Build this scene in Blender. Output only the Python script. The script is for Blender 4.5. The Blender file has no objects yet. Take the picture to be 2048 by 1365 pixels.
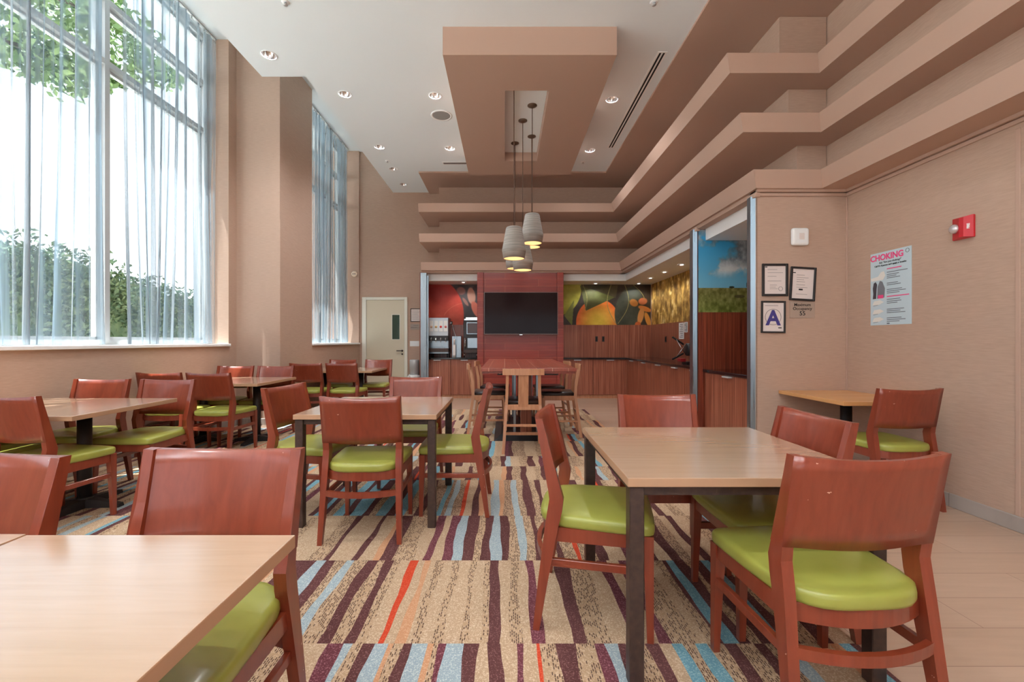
import bpy, bmesh, math, random
import numpy as np
from mathutils import Vector, Matrix
random.seed(7)
rng = np.random.default_rng(11)
sc = bpy.context.scene
COL = sc.collection
R = math.radians

# ------------------------------------------------------------------ camera
CH = 1.23                       # eye height
F, CX, CY = 880.0, 1010.0, 682.5    # focal length and principal point in pixels of the 2048 x 1365 frame
cam_d = bpy.data.cameras.new('camera'); cam = bpy.data.objects.new('camera', cam_d); COL.objects.link(cam)
cam_d.sensor_width = 36; cam_d.lens = F / 2048 * 36
cam_d.shift_x = (1024 - CX) / 2048
cam_d.shift_y = (CY - 682.5) / 2048
cam_d.clip_start = 0.02; cam_d.clip_end = 300
cam.location = (0, 0, CH); cam.rotation_euler = (R(90), 0, 0)
sc.camera = cam
# ------------------------------------------------------------------ view
vs = sc.view_settings
vs.view_transform = 'Standard'; vs.look = 'None'; vs.gamma = 1; vs.use_curve_mapping = False
EXPOSURE = 0.78
vs.exposure = EXPOSURE
sc.cycles.max_bounces = 14; sc.cycles.diffuse_bounces = 7; sc.cycles.transparent_max_bounces = 24
sc.cycles.sample_clamp_indirect = 6
sc.cycles.caustics_reflective = False; sc.cycles.caustics_refractive = False
# ------------------------------------------------------------------ world (bright hazy sky)
w = bpy.data.worlds.new('sky'); sc.world = w; w.use_nodes = True
nt = w.node_tree; nt.nodes.clear()
tc = nt.nodes.new('ShaderNodeTexCoord'); sep = nt.nodes.new('ShaderNodeSeparateXYZ')
rmp = nt.nodes.new('ShaderNodeValToRGB'); bg = nt.nodes.new('ShaderNodeBackground'); wo = nt.nodes.new('ShaderNodeOutputWorld')
rmp.color_ramp.elements[0].position = 0.0; rmp.color_ramp.elements[0].color = (0.95, 0.97, 1.0, 1)
rmp.color_ramp.elements[1].position = 0.9; rmp.color_ramp.elements[1].color = (0.66, 0.83, 1.0, 1)
nt.links.new(tc.outputs['Generated'], sep.inputs[0]); nt.links.new(sep.outputs['Z'], rmp.inputs[0])
nt.links.new(rmp.outputs[0], bg.inputs[0]); bg.inputs[1].default_value = 1.35
nt.links.new(bg.outputs[0], wo.inputs[0])
# ------------------------------------------------------------------ sun, high, from the window side
sl = bpy.data.lights.new('sun', 'SUN'); sl.energy = 16.0; sl.angle = R(0.6); sl.color = (1.0, 0.98, 0.95)
sun = bpy.data.objects.new('sun', sl); COL.objects.link(sun)
sun.rotation_euler = Vector((0.30, 0.14, -1.0)).to_track_quat('-Z', 'Y').to_euler()

ROOM_LAMP = 15.0      # watts of one downlight lamp
BOWL_FILL = 110.0  # watts of one unseen bowl uplight, added as fill
PANEL_FILL = 10.0    # watts of one unseen fill panel added behind the viewpoint

# ================================================================== helpers
def srgb(r, g, b, a=1.0):
    def c(v):
        v /= 255.0
        return v / 12.92 if v <= 0.04045 else ((v + 0.055) / 1.055) ** 2.4
    return (c(r), c(g), c(b), a)

def at(px, py, Y=None, z=None, X=None):
    """point on the plane Y=, z= or X= that the photograph shows at (px, py)"""
    dx, dz = (px - CX) / F, (CY - py) / F
    if Y is None:
        Y = (z - CH) / dz if z is not None else X / dx
    return Vector((dx * Y, Y, CH + dz * Y))

class MB:
    def __init__(s): s.bm = bmesh.new()
    def _add(s, t, mi=0, smooth=False):
        for f in t.faces: f.material_index = mi; f.smooth = smooth
        m = bpy.data.meshes.new('t'); t.to_mesh(m); t.free(); s.bm.from_mesh(m); bpy.data.meshes.remove(m)
        return s
    def box(s, x0, x1, y0, y1, z0, z1, bev=0.0, mi=0, M=None, seg=1):
        t = bmesh.new(); bmesh.ops.create_cube(t, size=1)
        for v in t.verts: v.co = Vector(((x0+x1)/2 + v.co.x*(x1-x0), (y0+y1)/2 + v.co.y*(y1-y0), (z0+z1)/2 + v.co.z*(z1-z0)))
        if bev: bmesh.ops.bevel(t, geom=t.edges[:], offset=bev, segments=seg, affect='EDGES', profile=0.6)
        if M: bmesh.ops.transform(t, matrix=M, verts=t.verts)
        return s._add(t, mi)
    def hexa(s, lo, hi, mi=0, bev=0.0, smooth=False):
        """solid between two matching rings of points (any count)"""
        t = bmesh.new(); n = len(lo)
        a = [t.verts.new(p) for p in lo]; b = [t.verts.new(p) for p in hi]
        t.faces.new(a[::-1]); t.faces.new(b)
        for i in range(n): t.faces.new((a[i], a[(i+1) % n], b[(i+1) % n], b[i]))
        bmesh.ops.recalc_face_normals(t, faces=t.faces[:])
        if bev: bmesh.ops.bevel(t, geom=t.edges[:], offset=bev, segments=1, affect='EDGES')
        return s._add(t, mi, smooth)
    def loft(s, rings, mi=0, smooth=True, cap=True, closed=False):
        t = bmesh.new(); V = [[t.verts.new(p) for p in r] for r in rings]; n = len(V[0])
        for k in range(len(V) - 1):
            for i in range(n): t.faces.new((V[k][i], V[k][(i+1) % n], V[k+1][(i+1) % n], V[k+1][i]))
        if closed:
            for i in range(n): t.faces.new((V[-1][i], V[-1][(i+1) % n], V[0][(i+1) % n], V[0][i]))
        elif cap: t.faces.new(V[0][::-1]); t.faces.new(V[-1])
        bmesh.ops.recalc_face_normals(t, faces=t.faces[:])
        return s._add(t, mi, smooth)
    def tube(s, pts, r, n=8, mi=0, cap=True):
        pts = [Vector(p) for p in pts]; rings = []
        for i, p in enumerate(pts):
            d = (pts[min(i+1, len(pts)-1)] - pts[max(i-1, 0)]).normalized()
            u = d.cross(Vector((0, 0, 1))); u = u.normalized() if u.length > 1e-3 else Vector((1, 0, 0))
            v = d.cross(u).normalized(); rr = r[i] if isinstance(r, (list, tuple)) else r
            rings.append([p + rr*(math.cos(2*math.pi*k/n)*u + math.sin(2*math.pi*k/n)*v) for k in range(n)])
        return s.loft(rings, mi, True, cap)
    def bar(s, pts, wx, wz, mi=0, bev=0.0):
        """rectangular section swept along points in a plane roughly horizontal"""
        pts = [Vector(p) for p in pts]; rings = []
        for i, p in enumerate(pts):
            d = (pts[min(i+1, len(pts)-1)] - pts[max(i-1, 0)]); d.z = 0; d = d.normalized()
            u = Vector((d.y, -d.x, 0))
            rings.append([p + u*a*wx/2 + Vector((0, 0, b*wz/2)) for a, b in ((-1, -1), (1, -1), (1, 1), (-1, 1))])
        return s.loft(rings, mi, False, True)
    def lathe(s, prof, c=(0, 0, 0), n=24, mi=0, smooth=True, cap=True, axis='z'):
        rings = []
        for r, z in prof:
            ring = []
            for k in range(n):
                a = 2*math.pi*k/n; x, y = r*math.cos(a), r*math.sin(a)
                if axis == 'z': p = (c[0]+x, c[1]+y, c[2]+z)
                elif axis == 'y': p = (c[0]+x, c[1]+z, c[2]+y)
                else: p = (c[0]+z, c[1]+x, c[2]+y)
                ring.append(p)
            rings.append(ring)
        return s.loft(rings, mi, smooth, cap)
    def quad(s, a, b, c, d, mi=0):
        t = bmesh.new(); t.faces.new([t.verts.new(p) for p in (a, b, c, d)]); return s._add(t, mi)
    def poly(s, pts, mi=0):
        t = bmesh.new(); t.faces.new([t.verts.new(p) for p in pts]); return s._add(t, mi)
    def build(s, name, mats, parent=None, angle=35):
        me = bpy.data.meshes.new(name); s.bm.to_mesh(me); s.bm.free()
        for m in (mats if isinstance(mats, (list, tuple)) else [mats]): me.materials.append(m)
        o = bpy.data.objects.new(name, me); COL.objects.link(o)
        if parent: o.parent = parent
        return o

def tag(o, label=None, cat=None, group=None, kind=None):
    if label: o['label'] = label
    if cat: o['category'] = cat
    if group: o['group'] = group
    if kind: o['kind'] = kind
    return o
def thing(name, label, cat, loc=(0, 0, 0), rz=0.0, group=None):
    o = bpy.data.objects.new(name, None); COL.objects.link(o); o.location = loc; o.rotation_euler = (0, 0, rz)
    o.empty_display_size = 0.1
    return tag(o, label, cat, group)
def struct(o): o['kind'] = 'structure'; return o
def copy_tree(o, parent=None):
    c = o.copy(); COL.objects.link(c)
    if parent: c.parent = parent
    for ch in list(o.children): copy_tree(ch, c)
    return c
def place(o, x, y, z, rz, label, group=None):
    o.location = (x, y, z); o.rotation_euler = (0, 0, rz); o['label'] = label
    if group: o['group'] = group

def text_mesh(txt, size, mat, parent, loc, rot, name='lettering', align='CENTER', ext=0.0006, bold=0.0, sx=1.0):
    cu = bpy.data.curves.new('txt', 'FONT'); cu.body = txt; cu.size = size; cu.extrude = ext; cu.align_x = align; cu.offset = bold
    cu.align_y = 'CENTER'; cu.resolution_u = 4
    t = bpy.data.objects.new('txt', cu); COL.objects.link(t)
    dg = bpy.context.evaluated_depsgraph_get(); dg.update()
    me = bpy.data.meshes.new_from_object(t.evaluated_get(dg)); bpy.data.objects.remove(t); bpy.data.curves.remove(cu)
    me.materials.clear(); me.materials.append(mat)
    o = bpy.data.objects.new(name, me); COL.objects.link(o); o.parent = parent
    o.location = loc; o.rotation_euler = rot; o.scale = (sx, 1, 1)
    return o

# ================================================================== materials
def mat(name, col, rough=0.6, metal=0.0, spec=0.5, coat=0.0, emis=None, es=0.0):
    m = bpy.data.materials.new(name); m.use_nodes = True; b = m.node_tree.nodes['Principled BSDF']
    b.inputs['Base Color'].default_value = col; b.inputs['Roughness'].default_value = rough
    b.inputs['Metallic'].default_value = metal; b.inputs['Specular IOR Level'].default_value = spec
    if coat: b.inputs['Coat Weight'].default_value = coat; b.inputs['Coat Roughness'].default_value = 0.12
    if emis: b.inputs['Emission Color'].default_value = emis; b.inputs['Emission Strength'].default_value = es
    return m
def N(m, t, **kw):
    n = m.node_tree.nodes.new(t)
    for k, v in kw.items(): setattr(n, k, v)
    return n
def L(m, a, b): m.node_tree.links.new(a, b)
def bsdf(m): return m.node_tree.nodes['Principled BSDF']
def ramp(m, stops, fac=None, interp='LINEAR'):
    r = N(m, 'ShaderNodeValToRGB'); cr = r.color_ramp; cr.interpolation = interp
    while len(cr.elements) < len(stops): cr.elements.new(0.5)
    for e, (p, c) in zip(cr.elements, stops): e.position = p; e.color = c
    if fac is not None: L(m, fac, r.inputs[0])
    return r
def noise(m, scale, vec=None, detail=3.0, rough=0.55, dist=0.0):
    n = N(m, 'ShaderNodeTexNoise'); n.inputs['Scale'].default_value = scale; n.inputs['Detail'].default_value = detail
    n.inputs['Roughness'].default_value = rough; n.inputs['Distortion'].default_value = dist
    if vec is not None: L(m, vec, n.inputs['Vector'])
    return n
def coords(m, sx=1, sy=1, sz=1, kind='Object'):
    t = N(m, 'ShaderNodeTexCoord'); mp = N(m, 'ShaderNodeMapping'); mp.inputs['Scale'].default_value = (sx, sy, sz)
    L(m, t.outputs[kind], mp.inputs[0]); return mp.outputs[0]
def bump(m, height, strength=0.2, dist=0.01):
    b = N(m, 'ShaderNodeBump'); b.inputs['Strength'].default_value = strength; b.inputs['Distance'].default_value = dist
    L(m, height, b.inputs['Height']); L(m, b.outputs[0], bsdf(m).inputs['Normal']); return b

def wall_fabric(name, col, sx, sy, sz):
    m = mat(name, col, 0.85, spec=0.25)
    v = coords(m, sx, sy, sz); n = noise(m, 1.0, v, 4)
    d = tuple(c * 0.93 for c in col[:3]) + (1,); l = tuple(min(1, c * 1.06) for c in col[:3]) + (1,)
    r = ramp(m, [(0.3, d), (0.7, l)], n.outputs['Fac']); L(m, r.outputs[0], bsdf(m).inputs['Base Color'])
    bump(m, n.outputs['Fac'], 0.12, 0.004); return m
BROWN = srgb(185, 157, 139)
M = {}
M['wall'] = wall_fabric('woven_tan_wallcovering', BROWN, 12, 12, 160)
M['soffit'] = mat('tan_ceiling_paint', srgb(186, 156, 139), 0.75, spec=0.3)
_m = M['soffit']; _n = noise(_m, 3, coords(_m), 3); bump(_m, _n.outputs['Fac'], 0.03, 0.01)
M['ceil'] = mat('white_ceiling_paint', srgb(234, 242, 245), 0.8, spec=0.3)
_m = M['ceil']; _n = noise(_m, 60, coords(_m), 2); bump(_m, _n.outputs['Fac'], 0.03, 0.003)
M['white'] = mat('white_satin_paint', srgb(242, 243, 242), 0.5)
M['frame'] = mat('grey_aluminium_window_frame', srgb(196, 198, 198), 0.4, 0.25)
M['black'] = mat('black_powder_coat', srgb(34, 30, 30), 0.45)
M['dark'] = mat('dark_slot', srgb(14, 14, 14), 0.8)
M['paper'] = mat('paper', srgb(228, 216, 210), 0.6)
M['chrome'] = mat('bright_chrome', srgb(225, 225, 225), 0.12, 1.0)
M['steel'] = mat('brushed_stainless', srgb(162, 176, 186), 0.3, 1.0)
_m = M['steel']; _n = noise(_m, 1, coords(_m, 60, 60, 1.5), 2); _r = ramp(_m, [(0.3, (.26,)*3+(1,)), (0.7, (.4,)*3+(1,))], _n.outputs['Fac']); L(_m, _r.outputs[0], bsdf(_m).inputs['Roughness'])
M['bronze'] = mat('dark_bronze_metal', srgb(62, 46, 40), 0.4, 0.3)
_m = M['bronze']; _n = noise(_m, 40, coords(_m), 4); _r = ramp(_m, [(0.35, srgb(58, 43, 38)), (0.72, srgb(74, 56, 48)), (0.79, srgb(120, 104, 92))], _n.outputs['Fac']); L(_m, _r.outputs[0], bsdf(_m).inputs['Base Color'])

def grain(name, c0, c1, c2, sx, sy, sz, rough=0.35, coat=0.25, scale=1.0, bumpk=0.05, fine=1.0):
    m = mat(name, c1, rough, coat=coat); v = coords(m, sx, sy, sz)
    n = noise(m, scale, v, 5, 0.6, 0.4); r = ramp(m, [(0.28, c0), (0.5, c1), (0.75, c2)], n.outputs['Fac'])
    L(m, r.outputs[0], bsdf(m).inputs['Base Color'])
    if bumpk: bump(m, n.outputs['Fac'], bumpk, 0.003)
    return m
def chips(m, lo=0.73, scale=30):
    """small worn-through spots of pale wood"""
    b = bsdf(m); src = b.inputs['Base Color'].links[0].from_socket
    n = noise(m, scale, coords(m), 3, 0.7); r = ramp(m, [(lo, (0, 0, 0, 1)), (lo + 0.01, (1, 1, 1, 1))], n.outputs['Fac'])
    mx = N(m, 'ShaderNodeMix', data_type='RGBA'); L(m, r.outputs[0], mx.inputs[0]); L(m, src, mx.inputs[6])
    mx.inputs[7].default_value = srgb(214, 176, 158); L(m, mx.outputs[2], b.inputs['Base Color'])
M['cherry'] = grain('cherry_stained_wood', srgb(116, 45, 26), srgb(127, 53, 32), srgb(135, 61, 39), 30, 30, 2.2, 0.33, 0.35)
chips(M['cherry'])
M['oak'] = grain('light_oak_wood', srgb(172, 116, 82), srgb(190, 134, 98), srgb(202, 148, 112), 26, 26, 2, 0.4, 0.2)
M['top'] = grain('maple_laminate', srgb(183, 149, 121), srgb(189, 155, 127), srgb(194, 161, 134), 2.5, 40, 10, 0.22, 0.9, bumpk=0.0)
bsdf(M['top']).inputs['Coat IOR'].default_value = 1.7; bsdf(M['top']).inputs['Coat Roughness'].default_value = .18
M['top_edge'] = mat('maple_edge_band', srgb(186, 146, 114), 0.4)
M['beech'] = grain('orange_beech_laminate', srgb(214, 150, 84), srgb(224, 162, 96), srgb(230, 172, 108), 1.2, 14, 10, 0.25, 0.25, bumpk=0.0)
M['beech_edge'] = mat('orange_beech_edge', srgb(206, 150, 96), 0.4)
M['zebra'] = grain('striped_walnut_veneer', srgb(106, 52, 36), srgb(148, 82, 58), srgb(192, 126, 98), 26, 26, 0.3, 0.38, 0.15, 3.2, 0.0)
M['zebra_dark'] = grain('dark_striped_walnut_veneer', srgb(82, 32, 18), srgb(124, 54, 34), srgb(166, 86, 58), 20, 20, 0.35, 0.36, 0.2, 2.6, 0.0)
M['leather'] = mat('black_seat_vinyl', srgb(44, 32, 30), 0.3, coat=0.2)
M['granite'] = mat('black_granite', srgb(24, 22, 24), 0.08, coat=0.4)
_m = M['granite']; _n = noise(_m, 260, coords(_m), 2); _r = ramp(_m, [(0.6, srgb(20, 18, 20)), (0.72, srgb(80, 74, 74))], _n.outputs['Fac']); L(_m, _r.outputs[0], bsdf(_m).inputs['Base Color'])
M['green'] = mat('lime_green_vinyl', srgb(158, 170, 60), 0.34, coat=0.12)
_m = M['green']; _n = noise(_m, 5, coords(_m), 3); _r = ramp(_m, [(0.3, srgb(147, 148, 62)), (0.7, srgb(161, 163, 76))], _n.outputs['Fac']); L(_m, _r.outputs[0], bsdf(_m).inputs['Base Color'])
_n2 = noise(_m, 240, coords(_m), 2); bump(_m, _n2.outputs['Fac'], 0.05, 0.001)

# floor planks
m = M['floor'] = mat('beige_wood_look_tile', srgb(214, 182, 158), 0.3, coat=0.1)
tcn = N(m, 'ShaderNodeTexCoord'); mp = N(m, 'ShaderNodeMapping'); mp.inputs['Location'].default_value = (0.35, 0.118, 0); L(m, tcn.outputs['Object'], mp.inputs[0])
br = N(m, 'ShaderNodeTexBrick'); br.offset = 0.5; L(m, mp.outputs[0], br.inputs[0])
br.inputs['Scale'].default_value = 1; br.inputs['Brick Width'].default_value = 1.2; br.inputs['Row Height'].default_value = 0.2225
br.inputs['Mortar Size'].default_value = 0.0016; br.inputs['Mortar Smooth'].default_value = 0.1
br.inputs['Color1'].default_value = srgb(186, 157, 134); br.inputs['Color2'].default_value = srgb(193, 165, 143); br.inputs['Mortar'].default_value = srgb(138, 108, 90)
nn = noise(m, 1, coords(m, 3, 34, 1), 4); mx = N(m, 'ShaderNodeMix', data_type='RGBA', blend_type='MULTIPLY'); mx.inputs[0].default_value = 0.55
r = ramp(m, [(0.3, (0.84, 0.82, 0.8, 1)), (0.7, (1, 1, 1, 1))], nn.outputs['Fac'])
L(m, br.outputs['Color'], mx.inputs[6]); L(m, r.outputs[0], mx.inputs[7]); L(m, mx.outputs[2], bsdf(m).inputs['Base Color'])

# accent wall planks (horizontal red boards)
def planks(name, bw, rh, c1, c2, mort, plane='xz', loc=(0, 0, 0), ms=0.0025, rough=0.4):
    m = mat(name, c1, rough, coat=0.15); t = N(m, 'ShaderNodeTexCoord'); s_ = N(m, 'ShaderNodeSeparateXYZ'); c_ = N(m, 'ShaderNodeCombineXYZ')
    L(m, t.outputs['Object'], s_.inputs[0])
    a, b_ = {'xz': ('X', 'Z'), 'xy': ('X', 'Y'), 'yx': ('Y', 'X')}[plane]
    L(m, s_.outputs[a], c_.inputs[0]); L(m, s_.outputs[b_], c_.inputs[1])
    mp = N(m, 'ShaderNodeMapping'); mp.inputs['Location'].default_value = loc; L(m, c_.outputs[0], mp.inputs[0])
    br = N(m, 'ShaderNodeTexBrick'); br.offset = 0.37; L(m, mp.outputs[0], br.inputs[0]); br.inputs['Scale'].default_value = 1
    br.inputs['Brick Width'].default_value = bw; br.inputs['Row Height'].default_value = rh; br.inputs['Mortar Size'].default_value = ms
    br.inputs['Color1'].default_value = c1; br.inputs['Color2'].default_value = c2; br.inputs['Mortar'].default_value = mort
    mp2 = N(m, 'ShaderNodeMapping'); mp2.inputs['Scale'].default_value = (2, 30, 1); L(m, c_.outputs[0], mp2.inputs[0])
    nn = noise(m, 1, mp2.outputs[0], 4); r = ramp(m, [(0.3, (0.72, 0.7, 0.7, 1)), (0.7, (1.12, 1.12, 1.12, 1))], nn.outputs['Fac'])
    mx = N(m, 'ShaderNodeMix', data_type='RGBA', blend_type='MULTIPLY'); mx.inputs[0].default_value = 0.8
    L(m, br.outputs['Color'], mx.inputs[6]); L(m, r.outputs[0], mx.inputs[7]); L(m, mx.outputs[2], bsdf(m).inputs['Base Color']); return m
M['redplank'] = planks('red_stained_boards', 1.1, 0.148, srgb(126, 38, 25), srgb(145, 50, 34), srgb(170, 92, 68), 'xz')
M['tabletile'] = planks('red_brown_table_boards', 3.0, 0.176, srgb(142, 66, 48), srgb(156, 78, 58), srgb(196, 136, 112), 'yx', (0, 0.09, 0), 0.004, 0.28)

# carpet yarns
def carpet(name, base, fleck, dashes=False, k=0.56):
    m = mat(name, base, 0.95, spec=0.1); v = coords(m, 1, 1, 1)
    n = noise(m, 190, v, 2, 0.6); r = ramp(m, [(k - 0.06, base), (k + 0.06, fleck)], n.outputs['Fac'])
    out = r.outputs[0]
    if dashes:
        t_ = N(m, 'ShaderNodeTexCoord'); mp_ = N(m, 'ShaderNodeMapping'); mp_.inputs['Rotation'].default_value = (0, 0, math.pi / 2); L(m, t_.outputs['Object'], mp_.inputs[0])
        bk_ = N(m, 'ShaderNodeTexBrick'); bk_.offset = .5; L(m, mp_.outputs[0], bk_.inputs[0]); bk_.inputs['Scale'].default_value = 1; bk_.inputs['Brick Width'].default_value = .019; bk_.inputs['Row Height'].default_value = .0085
        bk_.inputs['Mortar Size'].default_value = .0019; bk_.inputs['Color1'].default_value = (0, 0, 0, 1); bk_.inputs['Color2'].default_value = (1, 1, 1, 1); bk_.inputs['Mortar'].default_value = (0, 0, 0, 1)
        n2 = noise(m, 1, coords(m, 26, 1.5, 1), 1, 0.5); ad = N(m, 'ShaderNodeMath', operation='ADD'); L(m, bk_.outputs['Color'], ad.inputs[0]); L(m, n2.outputs['Fac'], ad.inputs[1])
        r2 = ramp(m, [(0.98, (0, 0, 0, 1)), (1.0, (.85, .85, .85, 1))]); hf = N(m, 'ShaderNodeMath', operation='MULTIPLY'); hf.inputs[1].default_value = .96; L(m, ad.outputs[0], hf.inputs[0]); L(m, hf.outputs[0], r2.inputs[0])
        mx = N(m, 'ShaderNodeMix', data_type='RGBA'); L(m, r2.outputs[0], mx.inputs[0]); L(m, out, mx.inputs[6]); mx.inputs[7].default_value = srgb(72, 48, 42); out = mx.outputs[2]
    L(m, out, bsdf(m).inputs['Base Color']); bump(m, n.outputs['Fac'], 0.5, 0.004); return m
CARP = [carpet('carpet_sand', srgb(176, 147, 118), srgb(208, 183, 155)),
        carpet('carpet_sand_stitched', srgb(172, 142, 112), srgb(202, 175, 147), True),
        carpet('carpet_maroon', srgb(84, 50, 48), srgb(128, 90, 88), k=0.6),
        carpet('carpet_purple', srgb(96, 50, 56), srgb(148, 98, 104), k=0.58),
        carpet('carpet_pale_blue', srgb(146, 160, 166), srgb(186, 194, 190)),
        carpet('carpet_blue', srgb(104, 148, 162), srgb(146, 180, 186)),
        carpet('carpet_red', srgb(188, 64, 40), srgb(206, 92, 62)),
        carpet('carpet_peach', srgb(190, 138, 102), srgb(206, 162, 128)),
        carpet('carpet_taupe', srgb(158, 128, 104), srgb(190, 160, 130), True)]
SAND, STI, MAR, PUR, PBL, BLU, RED, PEA, TAU = range(9)

# glass
m = M['glass'] = bpy.data.materials.new('window_glass'); m.use_nodes = True; m.node_tree.nodes.clear()
o_ = N(m, 'ShaderNodeOutputMaterial'); mixs = N(m, 'ShaderNodeMixShader'); tr = N(m, 'ShaderNodeBsdfTransparent'); gl = N(m, 'ShaderNodeBsdfGlossy'); lw = N(m, 'ShaderNodeLayerWeight'); pw = N(m, 'ShaderNodeMath', operation='POWER'); pw.inputs[1].default_value = 5.0; ml = N(m, 'ShaderNodeMath', operation='MULTIPLY'); ml.inputs[1].default_value = .6
tr.inputs[0].default_value = (0.93, 0.96, 0.97, 1); gl.inputs['Roughness'].default_value = 0.02; lw.inputs[0].default_value = 0.5
L(m, lw.outputs['Facing'], pw.inputs[0]); L(m, pw.outputs[0], ml.inputs[0]); L(m, ml.outputs[0], mixs.inputs[0]); L(m, tr.outputs[0], mixs.inputs[1]); L(m, gl.outputs[0], mixs.inputs[2]); L(m, mixs.outputs[0], o_.inputs[0])
# sheer curtain
m = M['sheer'] = bpy.data.materials.new('sheer_voile'); m.use_nodes = True; m.node_tree.nodes.clear()
o_ = N(m, 'ShaderNodeOutputMaterial'); mixs = N(m, 'ShaderNodeMixShader'); tr = N(m, 'ShaderNodeBsdfTransparent'); mx2 = N(m, 'ShaderNodeMixShader')
df = N(m, 'ShaderNodeBsdfDiffuse'); tl = N(m, 'ShaderNodeBsdfTranslucent'); lw = N(m, 'ShaderNodeLayerWeight'); lw.inputs[0].default_value = 0.35
tr.inputs[0].default_value = (1, 1, 1, 1); df.inputs[0].default_value = srgb(190, 195, 198); tl.inputs[0].default_value = srgb(112, 136, 152)
mx2.inputs[0].default_value = 0.5; L(m, df.outputs[0], mx2.inputs[1]); L(m, tl.outputs[0], mx2.inputs[2])
mr = N(m, 'ShaderNodeMapRange'); mr.inputs[1].default_value = 0.0; mr.inputs[2].default_value = 1.0; mr.inputs[3].default_value = 0.30; mr.inputs[4].default_value = 1.0
cv = coords(m, 1, 8.0, .12); cn = noise(m, 1, cv, 3, .6, .3); cr_ = ramp(m, [(.43, (0, 0, 0, 1)), (.49, (.6, .6, .6, 1)), (.56, (1, 1, 1, 1))], cn.outputs['Fac'])
mr2 = N(m, 'ShaderNodeMapRange'); mr2.inputs[3].default_value = .40; mr2.inputs[4].default_value = 1.45; L(m, cr_.outputs[0], mr2.inputs[0])
mm = N(m, 'ShaderNodeMath', operation='MULTIPLY', use_clamp=True); L(m, lw.outputs['Facing'], mr.inputs[0]); L(m, mr.outputs[0], mm.inputs[0]); L(m, mr2.outputs[0], mm.inputs[1]); L(m, mm.outputs[0], mixs.inputs[0]); L(m, tr.outputs[0], mixs.inputs[1]); L(m, mx2.outputs[0], mixs.inputs[2]); L(m, mixs.outputs[0], o_.inputs[0])

def leafmat(name, c0, c1):
    m = mat(name, c0, 0.6, spec=0.3); n = noise(m, 3, coords(m), 3); r = ramp(m, [(0.35, c0), (0.65, c1)], n.outputs['Fac']); L(m, r.outputs[0], bsdf(m).inputs['Base Color'])
    bsdf(m).inputs['Transmission Weight'].default_value = 0.0; return m
M['hedge'] = leafmat('hedge_leaves', srgb(84, 110, 82), srgb(122, 144, 106))
M['leaf'] = leafmat('tree_leaves', srgb(84, 112, 66), srgb(126, 148, 92))
M['bark'] = mat('bark', srgb(96, 80, 66), 0.9)
M['pave'] = mat('pale_paving', srgb(176, 176, 172), 0.9)
_m = M['pave']; _n = noise(_m, 2, coords(_m), 4); _r = ramp(_m, [(0.3, srgb(214, 212, 206)), (0.7, srgb(228, 226, 222))], _n.outputs['Fac']); L(_m, _r.outputs[0], bsdf(_m).inputs['Base Color'])

def vcol_mat(name, rough=0.5):
    m = mat(name, (1, 1, 1, 1), rough); a = N(m, 'ShaderNodeVertexColor'); a.layer_name = 'Col'; L(m, a.outputs[0], bsdf(m).inputs['Base Color']); return m
M['print'] = vcol_mat('printed_mural')

# ================================================================== room dimensions
W = 9.95                 # rear wall (far end)
XL, XP, XR = -3.92, -3.285, 3.31
YF = 4.26                # wall with the certificates
HC, HH = 4.59, 5.51      # dropped ceiling, window-bay ceiling
SILL = 1.185
BACK = -4.0

# ---- floor
b = MB(); b.box(-4.6, 3.6, BACK - .2, W + .2, -0.12, 0.0); struct(b.build('floor', M['floor']))
# ---- walls
b = MB()
b.box(-4.5, XL, BACK, 6.42, 0, SILL - .03)          # under window 1
b.box(-4.36, XL, 6.24, 6.42, SILL - .03, HH)
b.box(-4.5, XP, 6.42, 7.49, 0, HH)                  # pier between the windows
b.box(-4.5, XP, 7.49, W, 0, SILL - .03)
b.box(-4.5, XL, 0.30, 1.30, SILL - .03, HH); b.box(-4.5, XL, BACK, -3.5, SILL - .03, HH)
struct(b.build('wall_left', M['wall']))
b = MB(); b.box(-4.5, XR + .2, W, W + .2, 0, HH + .1); b.box(-4.5, XP, W - .05, W, SILL - .03, HH); struct(b.build('wall_far', M['wall']))
b = MB(); b.box(XR, XR + .2, BACK, W + .2, 0, HC + .1); struct(b.build('wall_right', M['wall']))
b = MB(); b.box(-4.5, -3.4, BACK - .2, BACK, 0, HH + .1); b.box(2.9, XR + .2, BACK - .2, BACK, 0, HH + .1); b.box(-3.4, 2.9, BACK - .2, BACK, 2.64, HH + .1); b.box(-3.4, 2.9, BACK - .2, BACK, 0, .3); struct(b.build('wall_near', M['wall']))
d = struct(thing('fill_window', None, None)); b = MB()  # unseen window behind the camera, added to let in fill light
for k in range(5): x = -3.4 + k * 1.575; b.box(x - .04, x + .04, BACK - .14, BACK - .04, .3, 2.64)
b.box(-3.4, 2.9, BACK - .138, BACK - .042, .3, .38); b.box(-3.4, 2.9, BACK - .138, BACK - .042, 2.6, 2.68); struct(b.build('window_frame', M['frame'], d))
for k in range(4): b = MB(); x = -3.4 + k * 1.575; b.box(x + .03, x + 1.545, BACK - .1, BACK - .094, .36, 2.62); struct(b.build('window_pane', M['glass'], d))
b = MB(); b.box(2.43, XR, YF, YF + .1, 0, 2.70); struct(b.build('wall_pier', M['wall']))
# vertical seam / corner beads
b = MB(); b.box(XR - .006, XR, 2.822, 2.85, .10, 2.60, .002); b.box(XR - .012, XR, YF - .012, YF, .10, 2.62, .002); struct(b.build('trim_1', M['soffit']))
b = MB(); b.box(XP - .002, XP + .008, 6.412, 6.45, 0, 3.0, .002); struct(b.build('trim_2', M['wall']))

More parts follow.
